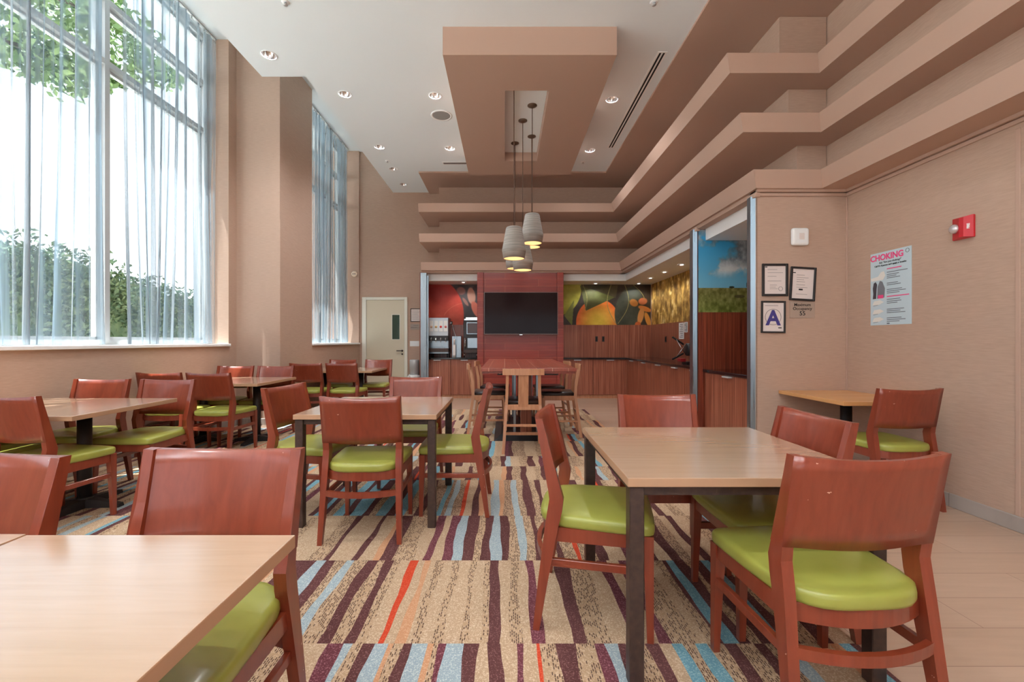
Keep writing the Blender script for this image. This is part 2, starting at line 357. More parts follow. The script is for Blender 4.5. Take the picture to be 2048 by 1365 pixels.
# ---- white ceilings with real recesses for the downlights
DL = [(538, 110), (690, 188.5), (870, 191.5), (1224, 199), (759, 294), (900, 296.5), (1180, 300.5), (787, 338), (807, 369)]
DLP = [at(x, y, z=HC) for x, y in DL]
REAR = [(-2.72, 2.6), (-2.72, .6), (-.94, 1.6), (1.45, 1.6)]  # unseen downlights continuing the visible lines, added for more light
FILL_DL_N = ['window side, nearer the first curtain', 'window side, level with the viewpoint', 'middle line', 'right line']
b = MB()
pl = [(-3.087, BACK), (XR, BACK), (XR, W), (-2.53, W), (-2.53, 5.59), (-3.087, 5.59)]
b.hexa([(x, y, HC) for x, y in pl], [(x, y, HH + .05) for x, y in pl])
ceil = struct(b.build('ceiling', M['ceil']))
cb = MB()
for p in DLP + [Vector((x, y, HC)) for x, y in REAR]: cb.lathe([(.082, -.02), (.082, .14)], (p.x, p.y, HC), 32)
cut = cb.build('cut', M['ceil'])
md = ceil.modifiers.new('b', 'BOOLEAN'); md.object = cut; md.operation = 'DIFFERENCE'; md.solver = 'EXACT'
dg = bpy.context.evaluated_depsgraph_get(); dg.update(); me = bpy.data.meshes.new_from_object(ceil.evaluated_get(dg))
ceil.modifiers.clear(); ceil.data = me; bpy.data.objects.remove(cut)
b = MB(); b.box(-4.6, -2.5, BACK, W + .1, HH, HH + .1); struct(b.build('ceiling.001', M['ceil']))

# ---- tan soffit round the white ceiling
def prism(name, pl, z0, z1, m, top=None):
    b = MB(); top = top or pl
    b.hexa([(x, y, z0) for x, y in pl], [(x, y, z1) for x, y in top]); return struct(b.build(name, m))
prism('trim_3', [(-1.71, W), (-1.71, 8.71), (2.0, 8.71), (2.0, BACK), (XR, BACK), (XR, W)], HC - .028, HC + .02, M['soffit'])
# ---- the three stepped ledges (faces lean out at the top)
LEDGE = [(3.815, 2.168, 8.80, 4.24), (3.235, 2.284, 8.90, 4.22), (2.69, 2.397, 9.08, 4.20)]
S = 0.055
for k, (z, xr, yb, yf) in enumerate(LEDGE):
    lo = [(-1.73, W), (-1.73, yb), (xr, yb), (xr, yf), (3.03, yf), (3.03, BACK), (XR, BACK), (XR, W)]
    hi = [(-1.73, W), (-1.73, yb - S), (xr - S, yb - S), (xr - S, yf - S), (3.03 - S, yf - S), (3.03 - S, BACK), (XR, BACK), (XR, W)]
    prism('trim_%d' % (4 + k), lo, z, z + .158, M['soffit'], hi)
for k, (z0, z1, xr) in enumerate([(3.973, HC - .028, 2.82), (3.393, 3.815, 2.91), (2.848, 3.235, 3.0)]):
    prism('trim_%d' % (7 + k), [(-1.43, W), (-1.43, 9.55), (xr, 9.55), (xr, 4.52), (XR - .01, 4.52), (XR - .01, W)], z0, z1, M['wall'])
# moulding under the lowest ledge, header over the openings
b = MB()
for zz, d in ((2.665, .035), (2.63, .016)):
    b.box(2.425, XR, YF - d, YF, zz, zz + .03, .003); b.box(XR - d, XR, BACK, YF, zz, zz + .03, .003)
b.box(2.43, 2.53, YF, W, 2.645, 2.69); b.box(-1.72, 2.53, 9.14, 9.31, 2.645, 2.69)
b.box(2.41, 2.46, YF - .02, YF + .12, 2.62, 2.665, .003); b.box(2.41, 2.46, 5.55, 5.72, 2.62, 2.665, .003)
struct(b.build('trim_10', M['soffit']))
# white dropped soffit of the servery
b = MB(); pl = [(-1.735, W), (-1.735, 9.31), (2.555, 9.31), (2.535, YF + .1), (XR, YF + .1), (XR, W)]
b.hexa([(x, y, 2.505) for x, y in pl], [(x, y, 2.66) for x, y in pl]); struct(b.build('ceiling.002', M['white']))
# ---- hanging tan tray with the pendant opening
tx0, tx1, ty0, ty1, tz = -.665, 1.195, 4.70, 8.08, 4.288
ox0, ox1, oy0, oy1 = -.002, .54, 5.37, 7.47
b = MB()
b.box(tx0, ox0, ty0, ty1, tz, HC); b.box(ox1, tx1, ty0, ty1, tz, HC); b.box(ox0, ox1, ty0, oy0, tz, HC); b.box(ox0, ox1, oy1, ty1, tz, HC)
bmesh.ops.remove_doubles(b.bm, verts=b.bm.verts, dist=1e-5)
struct(b.build('trim_11', M['soffit']))
b = MB(); b.box(ox0 + .001, ox1 - .001, oy0 + .001, oy1 - .001, 4.434, HC); struct(b.build('ceiling.003', M['ceil']))
# ---- baseboards
m = M['base'] = planks('grey_baseboard_tile', .9, .4, srgb(168, 158, 150), srgb(176, 166, 158), srgb(120, 112, 106), 'yx', (0, 0, 0), .002)
b = MB(); b.box(XR - .014, XR, BACK, YF, 0, .10, .003); b.box(2.43, XR - .014, YF - .014, YF, 0, .10, .003); struct(b.build('baseboard_right', m))
b = MB(); b.box(XL, XL + .014, BACK, 6.406, 0, .10, .003); b.box(XL + .014, XP, 6.406, 6.42, 0, .10, .003); b.box(XP, XP + .014, 6.42, W, 0, .10, .003); struct(b.build('baseboard_left', m))

# ---- windows
def window(name, x, y0, y1, mullions, xr):
    o = struct(thing(name, None, None)); 
    f = MB(); d0, d1 = x, x + .15
    ys = [y0] + mullions + [y1]
    f.box(d0, d1, y0, y0 + .06, SILL, HH); f.box(d0, d1, y1 - .06, y1, SILL, HH)
    for my in mullions: f.box(d0, d1, my - .03, my + .03, SILL, HH)
    for z in (SILL, 4.15, 4.81, HH - .06):
        f.box(d0 + .002, d1 - .002, y0, y1, z, z + .06)
        f.box(d0 + .05, d0 + .09, y0, y1, z - .03, z + .09)
    for a_, b_ in zip(ys[:-1], ys[1:]):
        for yy in (a_ + .03, b_ - .07): f.box(d0 + .05, d0 + .09, yy, yy + .05, SILL + .05, HH - .05)
    fr = f.build('window_frame', M['frame'], o); struct(fr)
    for a_, b_ in zip(ys[:-1], ys[1:]):
        for z0, z1 in ((SILL + .03, 4.16), (4.2, 4.82), (4.86, HH - .05)):
            g = MB(); g.box(d0 + .066, d0 + .072, a_ + .02, b_ - .02, z0, z1); struct(g.build('window_pane', M['glass'], o))
    s_ = MB(); s_.box(x, xr + .03, y0 - .0, y1 + .01, SILL - .03, SILL + .004, .004); struct(s_.build('window_sill', M['white'], o))
    return o
window('window_1', -4.36, 1.30, 6.24, [2.95, 4.66], XL)
window('window_2', -3.80, 7.49, W - .05, [9.02], XP)
window('window_3', -4.36, -3.5, .30, [-1.6], XL)

# ---- sheer curtains
def curtain(y0, y1, x, label, zb=SILL + .012, zt=HH - .035, flare=0.0, pleat=.13, amp=.042):
    t = thing('sheer_curtain', label, 'curtain', (x, (y0 + y1) / 2, zb), 0, 'sheer voile curtains at the windows')
    n = max(24, int((y1 - y0) / pleat * 7)); nz = 16
    ph = np.cumsum(rng.uniform(.55, 1.6, n)) * (2 * math.pi / 7)
    sway = [rng.uniform(-.05, .05) for _ in range(6)]
    bm = bmesh.new(); V = []
    for j in range(nz + 1):
        v = j / nz; row = []
        for i in range(n):
            u = i / (n - 1); a = amp * (1.15 - .25 * v) * (0.55 + .45 * math.sin(u * 23 + 1.3))
            dx = a * math.sin(ph[i]); yy = (u - .5) * (y1 - y0) + .018 * math.sin(ph[i] * 1.0 + 1.2) + (1 - v) ** 2 * .10 * math.sin(u * 9 + sway[0] * 40) * (1 if 0 < i < n - 1 else 0)
            yy += flare * (1 - v) ** 2 * (u - .0)
            row.append(bm.verts.new((dx + .02 * (1 - v) * math.sin(u * 11), yy, v * (zt - zb))))
        V.append(row)
    for j in range(nz):
        for i in range(n - 1): f = bm.faces.new((V[j][i], V[j][i + 1], V[j + 1][i + 1], V[j + 1][i])); f.smooth = True
    me = bpy.data.meshes.new('fabric'); bm.to_mesh(me); bm.free(); me.materials.append(M['sheer'])
    o = bpy.data.objects.new('fabric', me); COL.objects.link(o); o.parent = t
    k = int((y1 - y0) / .11); hook = None
    for i in range(k + 1):
        yy = -(y1 - y0) / 2 + i * (y1 - y0) / k
        if hook is None: g = MB(); g.box(-.006, .006, -.008, .008, zt - zb - .03, zt - zb + .02); hk = hook = g.build('glider_hook', M['frame'], t)
        else: hk = hook.copy(); COL.objects.link(hk); hk.parent = t
        hk.location = (0, yy, 0)
    h = MB(); h.box(-.012, .012, -(y1 - y0) / 2 - .02, (y1 - y0) / 2 + .02, HH - .02 - zb, HH - zb); h.build('curtain_rail', M['frame'], t)
    return t
curtain(2.85, 4.50, -4.10, 'sheer voile curtain at left edge of photo, left of the big window mullion')
curtain(4.71, 6.22, -4.10, 'sheer voile curtain right of the big window mullion, by the tan pier')
curtain(7.50, 9.80, -3.50, 'sheer voile curtain on the narrow far window beside the door', flare=.05)

# ---- outside
b = MB(); b.box(-60, -4.55, -30, 60, -.3, -.1); struct(b.build('ground', M['pave']))
def leaves(b, n, fn, s0, s1):
    t = bmesh.new()
    for _ in range(n):
        p = fn(); s = random.uniform(s0, s1)
        u = Vector((random.gauss(0, 1), random.gauss(0, 1), random.gauss(0, 1))).normalized(); v = u.orthogonal().normalized()
        v = (Matrix.Rotation(random.uniform(0, 6.28), 3, u) @ v)
        w_ = u.cross(v)
        t.faces.new([t.verts.new(q) for q in (p - v * s, p + w_ * s * .45, p + v * s, p - w_ * s * .45)])
    b._add(t)
t = thing('hedge', 'long dense green hedge outside behind the large window', 'hedge', (-7.1, 7.1, -.1))
def hh(y): return 2.74 - .02 * max(0, y + .4) - .17 * max(0, min(1.3, y)) - .07 * max(0, y - 1.3) + .05 * math.sin(y * 5.1) + .03 * math.sin(y * 13)
b = MB(); rings = []
for k in range(40):
    y = -3.4 + k * 6.8 / 39; h = hh(y) - .1; w_ = .42 + .06 * math.sin(y * 4)
    rings.append([(-w_, y, 0), (-w_ * 1.1, y, h * .6), (-w_ * .7, y, h * .95), (0, y, h), (w_ * .7, y, h * .95), (w_ * 1.1, y, h * .6), (w_, y, 0)])
b.loft(rings, smooth=True); b.build('inner_growth', M['hedge'], t)
l = MB()
def fn():
    y = random.uniform(-3.5, 3.5); z = random.uniform(0, 1) ** .75; h = hh(y)
    if z > .93: return Vector((random.uniform(-.4, .5), y, h * random.uniform(.95, 1.04)))
    return Vector(((.5 - .15 * z ** 4) * random.uniform(.9, 1.15), y, z * h * 1.02))
leaves(l, 15000, fn, .03, .065); l.build('foliage', M['hedge'], t)
t = thing('tree', 'leafy green tree outside with branches hanging into top left of the window', 'tree', (-9.6, 5.6, -.1))
tb = MB(); tb.tube([(0, 0, 0), (.1, .1, 3), (0, .2, 6), (.2, .6, 8.5)], [.25, .2, .16, .08], 10)
for br_ in ([(0, .2, 5.2), (.6, 1.8, 6.6), (.8, 3.6, 7.0)], [(0, .2, 6), (.2, 2.2, 8), (.4, 4.6, 8.8)], [(0, .2, 6), (1.2, 1.2, 7.6), (2.0, 2.0, 8)], [(0, .1, 5), (-.8, 1.2, 6.6), (-1, 2.4, 7.0)]): tb.tube(br_, [.1, .06, .02], 7)
tb.build('trunk', M['bark'], t)
cl = []
for c in [(.8, 3.1, 6.7, .8), (.6, 2.2, 6.9, .95), (.2, 3.6, 8.6, 1.2), (1.4, 1.4, 7.8, 1.3), (.4, 1.0, 7.3, 1.2), (.4, 4.7, 8.6, .95), (1.6, 2.6, 8.9, 1.2), (0, 0, 9, 1.6), (-.9, 2.0, 7.0, 1.0), (.7, 4.2, 7.3, .45), (1.0, 5.2, 8.0, .6)]: cl += [c] * int(c[3] * 10)
def fnt():
    c = random.choice(cl); d = Vector((random.gauss(0, 1), random.gauss(0, 1), random.gauss(0, .7))).normalized() * c[3] * random.uniform(.35, 1.05)
    return Vector(c[:3]) + Vector((d.x, d.y, d.z * .62))
l = MB(); leaves(l, 7500, fnt, .07, .14); l.build('foliage', M['leaf'], t)
t = thing('apartment_building', 'pale grey building outside, low behind the narrow far window', 'building', (-9.8, 25.0, -.1))
b = MB(); b.box(-4, 1.6, -2, 7, 0, 4.0); b.build('facade', mat('grey_render', srgb(166, 174, 180), .8), t)
b = MB(); b.box(-4.1, 1.75, -2.1, 7.1, 4.0, 4.18); b.build('roof_edge', M['frame'], t)
for k in range(4):
    b = MB(); b.box(-3.2 + k * 1.2, -2.5 + k * 1.2, -2.03, -1.98, 2.6, 3.5); b.build('window', mat('dark_pane', srgb(90, 104, 116), .2), t)

# ---- carpet: rows of wavy stripes
def carpet_obj():
    bm = bmesh.new(); z = 0.008
    def X(px, off, Y): return ((off + px / 2.815) - CX) / F * Y
    rows = []
    seams = [-1.2, -.55, .1, .65, 1.13, 1.776, 2.449, 3.075, 3.866, 4.287, 4.666, 5.37, 5.78, 6.17, 6.78, 7.3, 7.87]
    A = [(60, MAR), (200, PBL), (260, MAR), (320, STI), (370, PBL), (415, STI), (490, MAR), (545, STI), (600, MAR), (650, STI), (690, SAND), (740, RED), (775, SAND), (820, PEA), (855, SAND), (880, STI), (920, SAND), (970, STI), (1010, SAND), (1080, STI), (1110, SAND), (1160, STI), (1190, MAR), (1240, SAND), (1290, STI), (1340, SAND), (1380, PUR), (1425, SAND), (1470, SAND), (1540, MAR), (1610, STI), (1710, SAND), (1790, PUR), (1840, SAND), (1900, PUR), (1950, STI), (2060, SAND), (2100, STI), (2145, MAR), (2165, BLU), (2220, MAR), (2270, STI), (2310, MAR), (2370, BLU), (2420, MAR), (2470, STI), (2560, MAR), (2620, SAND)]
    B = [(-60, STI), (100, SAND), (280, PUR), (360, PBL), (400, STI), (465, MAR), (535, PBL), (610, PEA), (640, STI), (690, MAR), (735, PBL), (835, PEA), (860, STI), (890, PUR), (930, PBL), (1045, MAR), (1120, SAND), (1180, MAR), (1255, SAND), (1330, PUR), (1370, SAND), (1440, RED), (1465, STI), (1555, MAR), (1650, STI), (1760, PUR), (1825, PBL), (1890, MAR), (1950, STI), (2065, MAR), (2140, SAND), (2200, BLU), (2260, STI), (2340, BLU), (2400, STI), (2480, MAR), (2560, STI), (2650, MAR), (2720, STI), (2800, PBL), (2860, SAND)]
    C = [(60, SAND), (150, STI), (235, MAR), (270, SAND), (405, MAR), (440, SAND), (520, PEA), (550, MAR), (620, STI), (740, SAND), (805, PUR), (850, SAND), (905, PUR), (955, PBL), (1020, MAR), (1090, STI), (1130, MAR), (1180, PBL), (1240, MAR), (1290, STI), (1345, PBL), (1395, STI), (1445, MAR), (1480, STI), (1560, MAR), (1600, STI), (1680, RED), (1700, STI), (1800, MAR), (1850, SAND), (1960, PUR), (2000, STI), (2080, MAR), (2140, SAND), (2200, MAR)]
    D = [(60, SAND), (150, MAR), (190, BLU), (230, MAR), (260, STI), (300, BLU), (350, MAR), (385, BLU), (455, MAR), (500, STI), (540, BLU), (590, MAR), (640, BLU), (690, STI), (755, MAR), (800, TAU), (870, BLU), (905, TAU), (925, PBL), (960, TAU), (1005, RED), (1025, SAND), (1075, MAR), (1110, PEA), (1140, SAND), (1185, PBL), (1230, PEA), (1260, TAU), (1310, PBL), (1350, STI), (1385, MAR), (1435, STI), (1475, MAR), (1510, SAND), (1580, MAR), (1640, STI), (1700, MAR)]
    spec = {4: [(X(a, 560, 1.776), c) for a, c in B], 5: [(X(a, 560, 2.449), c) for a, c in A], 6: [(X(a, 560, 2.449), c) for a, c in C], 7: [(X(a, 560, 3.075), c) for a, c in D]}
    rnd = random.Random(5)
    def rand_run(x0, x1, bluish):
        out = []; x = x0; last = None
        while x < x1:
            c = rnd.choices([SAND, STI, MAR, PUR, PBL, BLU, RED, PEA, TAU], [9, 7, 8, 2, 2, 1 + 3 * bluish, .8, 1.5, 2])[0]
            if c == last: continue
            out.append((x, c)); last = c
            x += {SAND: rnd.uniform(.05, .13), STI: rnd.uniform(.04, .09), MAR: rnd.uniform(.035, .07), PUR: .045, PBL: rnd.uniform(.04, .06), BLU: rnd.uniform(.03, .05), RED: .018, PEA: .035, TAU: .06}[c]
        return out
    for k in range(len(seams) - 1):
        y0, y1 = seams[k], seams[k + 1]
        xa = XL + .016 if y1 < 6.4 else XP + .016
        xb = 1.42
        st = spec.get(k)
        if st: st = rand_run(xa, st[0][0] - .005, .4) + st + ([] if st[-1][0] > 1.3 else rand_run(st[-1][0] + .07, xb, .3))
        else: st = rand_run(xa, xb, rnd.choice([0, 0, 1, 1.6]))
        st = [s for s in st if s[0] < xb - .01]
        st = [s for s in st if s[0] >= xa - 1e-6]
        if st[0][0] > xa: st = [(xa, SAND)] + st
        nseg = 8; edges = []
        for i in range(len(st) + 1):
            x = st[i][0] if i < len(st) else xb
            if i == 0: x = xa
            fix = i == 0 or i == len(st)
            f1, f2, p = rnd.uniform(2, 7), rnd.uniform(8, 16), rnd.uniform(0, 6)
            nearw = min((st[i][0] - st[i-1][0]) if 0 < i < len(st) else 1, (st[i+1][0] - st[i][0]) if i < len(st) - 1 else 1)
            am = 0 if fix else min(.008, .22 * nearw)
            edges.append([bm.verts.new((x + am * (math.sin(f1 * t_ + p) + .4 * math.sin(f2 * t_)), y0 + (y1 - y0) * t_, z)) for t_ in [q / nseg for q in range(nseg + 1)]])
        for i in range(len(st)):
            for q in range(nseg):
                f = bm.faces.new((edges[i][q], edges[i+1][q], edges[i+1][q+1], edges[i][q+1])); f.material_index = st[i][1]
    # thickness skirt
    for (xa, ya, xb_, yb) in ((1.42, -1.2, 1.42, 7.87), (1.42, 7.87, XP + .016, 7.87)):
        f = bm.faces.new([bm.verts.new(p) for p in ((xa, ya, z), (xb_, yb, z), (xb_, yb, 0), (xa, ya, 0))]); f.material_index = MAR
    me = bpy.data.meshes.new('carpet'); bm.to_mesh(me); bm.free()
    for m in CARP: me.materials.append(m)
    o = bpy.data.objects.new('carpet', me); COL.objects.link(o)
    tag(o, 'striped sand, maroon and blue carpet covering the dining area floor', 'carpet')
carpet_obj()
CZ = 0.008

# ================================================================== dining chair
def post_y(z):
    """centre line of the rear post"""
    pts = [(0, -.243), (.44, -.178), (.555, -.158), (.888, -.232)]
    for (z0, a), (z1, b_) in zip(pts, pts[1:]):
        if z <= z1: return a + (b_ - a) * (z - z0) / (z1 - z0)
    return pts[-1][1]
def make_chair():
    t = thing('dining_chair', '', 'chair')
    for sx in (-1, 1):
        b = MB(); rings = []
        for z, d0, d1, xo, wd in ((0, -.257, -.229, .250, .028), (.20, -.236, -.196, .246, .034), (.44, -.206, -.150, .240, .037), (.50, -.197, -.136, .239, .037), (.555, -.188, -.129, .239, .037), (.60, -.194, -.142, .239, .036), (.74, -.219, -.182, .240, .034), (.888, -.247, -.217, .241, .031)):
            xi = xo - wd; rings.append([(sx * xi, d0, z), (sx * xo, d0, z), (sx * xo, d1, z), (sx * xi, d1, z)])
        b.loft(rings, smooth=False); b.build('leg', M['cherry'], t)
    for sx in (-1, 1):
        b = MB(); b.loft([[(sx * (.235 - w_), .233 - w_, z), (sx * .233, .233 - w_, z), (sx * .233, .233, z), (sx * (.235 - w_), .233, z)] for z, w_ in ((0, .026), (.15, .031), (.38, .041), (.43, .041))], smooth=False); b.build('leg', M['cherry'], t)
    b = MB()
    for sx in (-1, 1):
        b.hexa([(sx * .206, -.17, .375), (sx * .228, -.17, .375), (sx * .226, .20, .375), (sx * .204, .20, .375)], [(sx * .206, -.17, .432), (sx * .228, -.17, .432), (sx * .226, .20, .432), (sx * .204, .20, .432)])
    b.box(-.20, .20, .205, .226, .375, .432)
    b.bar([(.212 * u, -.168 - .062 * (1 - u * u), .405) for u in [k / 6 - 1 for k in range(13)]], .022, .056)
    b.build('seat_frame', M['cherry'], t)
    for sx in (-1, 1):
        b = MB(); b.box(sx * .221 - .010, sx * .221 + .010, -.21, .205, .268, .300, .002); b.build('stretcher', M['cherry'], t)
    b = MB(); b.bar([(.217 * u, -.210 - .050 * (1 - u * u), .300) for u in [k / 6 - 1 for k in range(13)]], .020, .034); b.build('stretcher', M['cherry'], t)
    # cushion
    out = []
    for k in range(13):
        u = 1 - k / 6; out.append((.205 * u, -.175 - .072 * (1 - u ** 4)))
    out += [(-.222, -.12), (-.232, 0), (-.238, .12)]
    out += [(-.238 + .035 * (1 - math.cos(a)), .205 + .035 * math.sin(a)) for a in [R(q) for q in (0, 30, 60, 90)]]
    out += [(-.12, .246), (0, .248), (.12, .246)]
    out += [(.238 - .035 * (1 - math.cos(a)), .205 + .035 * math.sin(a)) for a in [R(q) for q in (90, 60, 30, 0)]]
    out += [(.238, .12), (.232, 0), (.222, -.12)]
    b = MB(); cy = .02
    b.loft([[(x * s_, cy + (y - cy) * s_, z) for x, y in out] for s_, z in ((.965, .430), (.99, .434), (1.0, .444), (1.0, .462), (.992, .471), (.965, .478), (.90, .482), (.7, .486), (.4, .488), (.15, .489))], smooth=True)
    b.build('seat', M['green'], t)
    # curved back panel
    b = MB(); tt = bmesh.new(); V = {}
    nx, nz = 14, 6
    for side in (0, 1):
        for j in range(nz + 1):
            for i in range(nx + 1):
                u = 2 * i / nx - 1; z = .602 + (.890 - .602) * j / nz; e = abs(u) ** 5
                half = .0265 + (.0155 - .0265) * min(1, (z - .6) / .27)
                off = (.008 * (1 - e) + half * e) * (1 if side == 0 else -1)
                zz = z - (.012 * (1 - u * u) if j == nz else 0) - (.010 * (1 - u * u) if j == 0 else 0)
                V[side, i, j] = tt.verts.new(((.2405 + .001 * (z - .6)) * u, post_y(z) - .036 * (1 - u * u) + off, zz))
    for j in range(nz):
        for i in range(nx):
            for side in (0, 1):
                q = [V[side, i, j], V[side, i+1, j], V[side, i+1, j+1], V[side, i, j+1]]; f = tt.faces.new(q if side else q[::-1]); f.smooth = True
    for i in range(nx):
        for j in (0, nz): tt.faces.new((V[0, i, j], V[0, i+1, j], V[1, i+1, j], V[1, i, j]))
    for j in range(nz):
        for i in (0, nx): tt.faces.new((V[0, i, j], V[0, i, j+1], V[1, i, j+1], V[1, i, j]))
    bmesh.ops.recalc_face_normals(tt, faces=tt.faces[:])
    m_ = bpy.data.meshes.new('x'); tt.to_mesh(m_); tt.free(); b.bm.from_mesh(m_); bpy.data.meshes.remove(m_)
    bk = b.build('backrest', M['cherry'], t)
    return t
chairs = [
 (-.866, 1.130, 270, 'cherry chair behind the large foreground table, broad backrest toward the camera'),
 (-1.535, 1.07, 262, 'cherry chair cut by the lower left photo edge, behind the small sliver of table'),
 (.422, 2.048, -12.5, 'green-seated cherry chair seen from its side at left of the nearest right table'),
 (1.062, 1.530, 93, 'large nearest cherry chair at lower right, its back to the camera'),
 (1.185, 2.02, 180, 'cherry chair tucked at right side of the nearest right table, glossy backrest'),
 (.945, 2.520, 270, 'cherry chair at far side of the nearest right table, before the wood counter'),
 (-.880, 2.885, 92, 'cherry chair at the near side of the central table, its back to the camera'),
 (-1.43, 3.276, -9, 'cherry chair at left side of the central table, angled backrest'),
 (-.365, 3.290, 180, 'cherry chair seen edge-on at right side of the central table, beside the aisle'),
 (-.826, 3.870, 270, 'cherry chair at far side of the central table, only backrest above tabletop'),
 (-3.01, 2.916, 81, 'cherry chair at far left with its back to the camera, before a pedestal table'),
 (-3.58, 2.985, 85, 'green chair seat half hidden at the left photo edge, nearest the window wall'),
 (-3.53, 3.630, 270, 'cherry chair by the window wall behind the nearest pedestal tables'),
 (-2.93, 3.590, 268, 'cherry chair behind the nearest pedestal table, sunlit seat pointing at camera'),
 (-3.10, 4.850, 86, 'cherry chair with its back to camera before the second pedestal table'),
 (-3.65, 4.880, 88, 'cherry chair nearest the window wall, its back to camera, second pedestal row'),
 (-3.62, 5.690, 270, 'cherry chair by the tan pier on the far side of the second pedestal row'),
 (-3.08, 5.690, 270, 'cherry chair on far side of second pedestal table, right of the one by the wall'),
 (-3.00, 6.850, 90, 'left chair of the two with backs to camera at the third pedestal row'),
 (-2.45, 6.850, 87, 'right chair of the two with backs to camera at the third pedestal row'),
 (-2.93, 7.730, 270, 'cherry chair mostly hidden at far side of the third pedestal row under the window'),
 (-2.28, 7.730, 270, 'farthest cherry chair standing in front of the cream door'),
 (2.905, 3.400, 93, 'cherry chair at the small wall table under the safety poster'),
]
proto = make_chair()
for i, (x, y, a, lb) in enumerate(chairs):
    c = proto if i == 0 else copy_tree(proto)
    place(c, x, y, CZ if x < 1.35 else 0, R(a - 90), lb, 'cherry dining chairs with green seats')

# ================================================================== tables
TH = .75
def top_part(t, x0, x1, y0, y1, m1, m2, h=TH, th=.032):
    b = MB(); b.box(x0, x1, y0, y1, h - th, h, .003, 1, seg=2)
    for f in b.bm.faces:
        if f.normal.z > .9 or (f.calc_center_median().z > h - .0005): f.material_index = 0
    b.build('tabletop', [m1, m2], t)
def leg_table(cx, cy, wx, wy, label):
    t = thing('dining_table', label, 'table', (cx, cy, CZ), 0, 'square four-legged tables')
    x, y = wx / 2, wy / 2
    top_part(t, -x, x, -y, y, M['top'], M['top_edge'], TH - CZ)
    b = MB()
    for a in (-1, 1):
        b.box(-x + .05, x - .05, a * (y - .035) - .012, a * (y - .035) + .012, TH - .075, TH - .04); b.box(a * (x - .035) - .012, a * (x - .035) + .012, -y + .05, y - .05, TH - .075, TH - .04)
    b.build('frame', M['bronze'], t)
    for a in (-1, 1):
        for c in (-1, 1):
            b = MB(); b.box(a * (x - .035) - .026, a * (x - .035) + .026, c * (y - .035) - .026, c * (y - .035) + .026, 0, TH - .042, .003); b.build('leg', M['bronze'], t)
leg_table(.8925, 1.994, .925, .91, 'maple-topped table on four dark legs at right, nearest the camera')
leg_table(-.9125, 3.32, .935, .92, 'maple-topped table on four dark legs in the centre of the carpet')
def ped_table(x0, x1, y0, y1, px, label, m1='top', m2='top_edge', h=TH, z0=CZ, r=.043, simple=False, th=.032):
    py = (y0 + y1) / 2
    t = thing('pedestal_table', label, 'table', (px, py, z0), 0, 'pedestal tables')
    top_part(t, x0 - px, x1 - px, y0 - py, y1 - py, M[m1], M[m2], h - z0, th)
    b = MB(); b.lathe([(r, .05), (r, h - .05)], n=24); b.lathe([(r + .012, .05), (r + .006, .075)], n=24)
    b.build('column', M['black'], t)
    b = MB(); dx = min(.27, (x1 - x0) / 2 - .03, px - x0, x1 - px) ; dy = .30
    dx = max(dx, .16)
    for (ex, ey) in ((dx, .0), (-dx, 0), (0, dy), (0, -dy)):
        d = Vector((ex, ey, 0)).normalized(); n_ = Vector((-d.y, d.x, 0)); e = Vector((ex, ey, 0))
        b.hexa([(n_ * .045)[:], (e * .5 + n_ * .032)[:], (e + n_ * .026)[:], (e - n_ * .026)[:], (e * .5 - n_ * .032)[:], (-n_ * .045)[:]],
               [((n_ * .038) + Vector((0, 0, .07)))[:], ((e * .5 + n_ * .025) + Vector((0, 0, .05)))[:], ((e + n_ * .018) + Vector((0, 0, .026)))[:], ((e - n_ * .018) + Vector((0, 0, .026)))[:], ((e * .5 - n_ * .025) + Vector((0, 0, .05)))[:], ((-n_ * .038) + Vector((0, 0, .07)))[:]])
    b.build('base', M['black'], t)
    b = MB(); b.box(-.16, .16, -.16, .16, h - th - z0 - .012, h - th - z0, .002); b.build('mounting_plate', M['black'], t)
    return t
ped_table(-1.184, -.519, .17, 1.09, -.8515, 'large maple tabletop filling the lower left foreground')
ped_table(-1.857, -1.192, .175, 1.096, -1.5245, 'maple tabletop of which only a corner shows at the left photo edge')
ped_table(-3.44, -2.755, 2.80, 3.70, -3.105, 'pedestal table of the nearest row along the window wall, sunlight streaks on top')
ped_table(-3.90, -3.452, 2.80, 3.70, -3.68, 'pedestal table against the window wall in the nearest row, at left photo edge')
ped_table(-3.44, -2.78, 4.94, 5.86, -3.045, 'pedestal table of the second row along the window wall, light top')
ped_table(-3.90, -3.452, 4.94, 5.86, -3.70, 'pedestal table pushed to the wall in second row, hidden behind a chair')
ped_table(-2.79, -2.13, 7.05, 7.97, -2.455, 'pedestal table of the farthest row, nearest the cream door')
ped_table(-3.26, -2.80, 7.05, 7.97, -3.085, 'pedestal table of the farthest row, pushed under the narrow window')
ped_table(2.64, XR - .004, 3.43, 4.245, 2.975, 'small orange beech table in the corner by the certificates wall', 'beech', 'beech_edge', .755, 0)

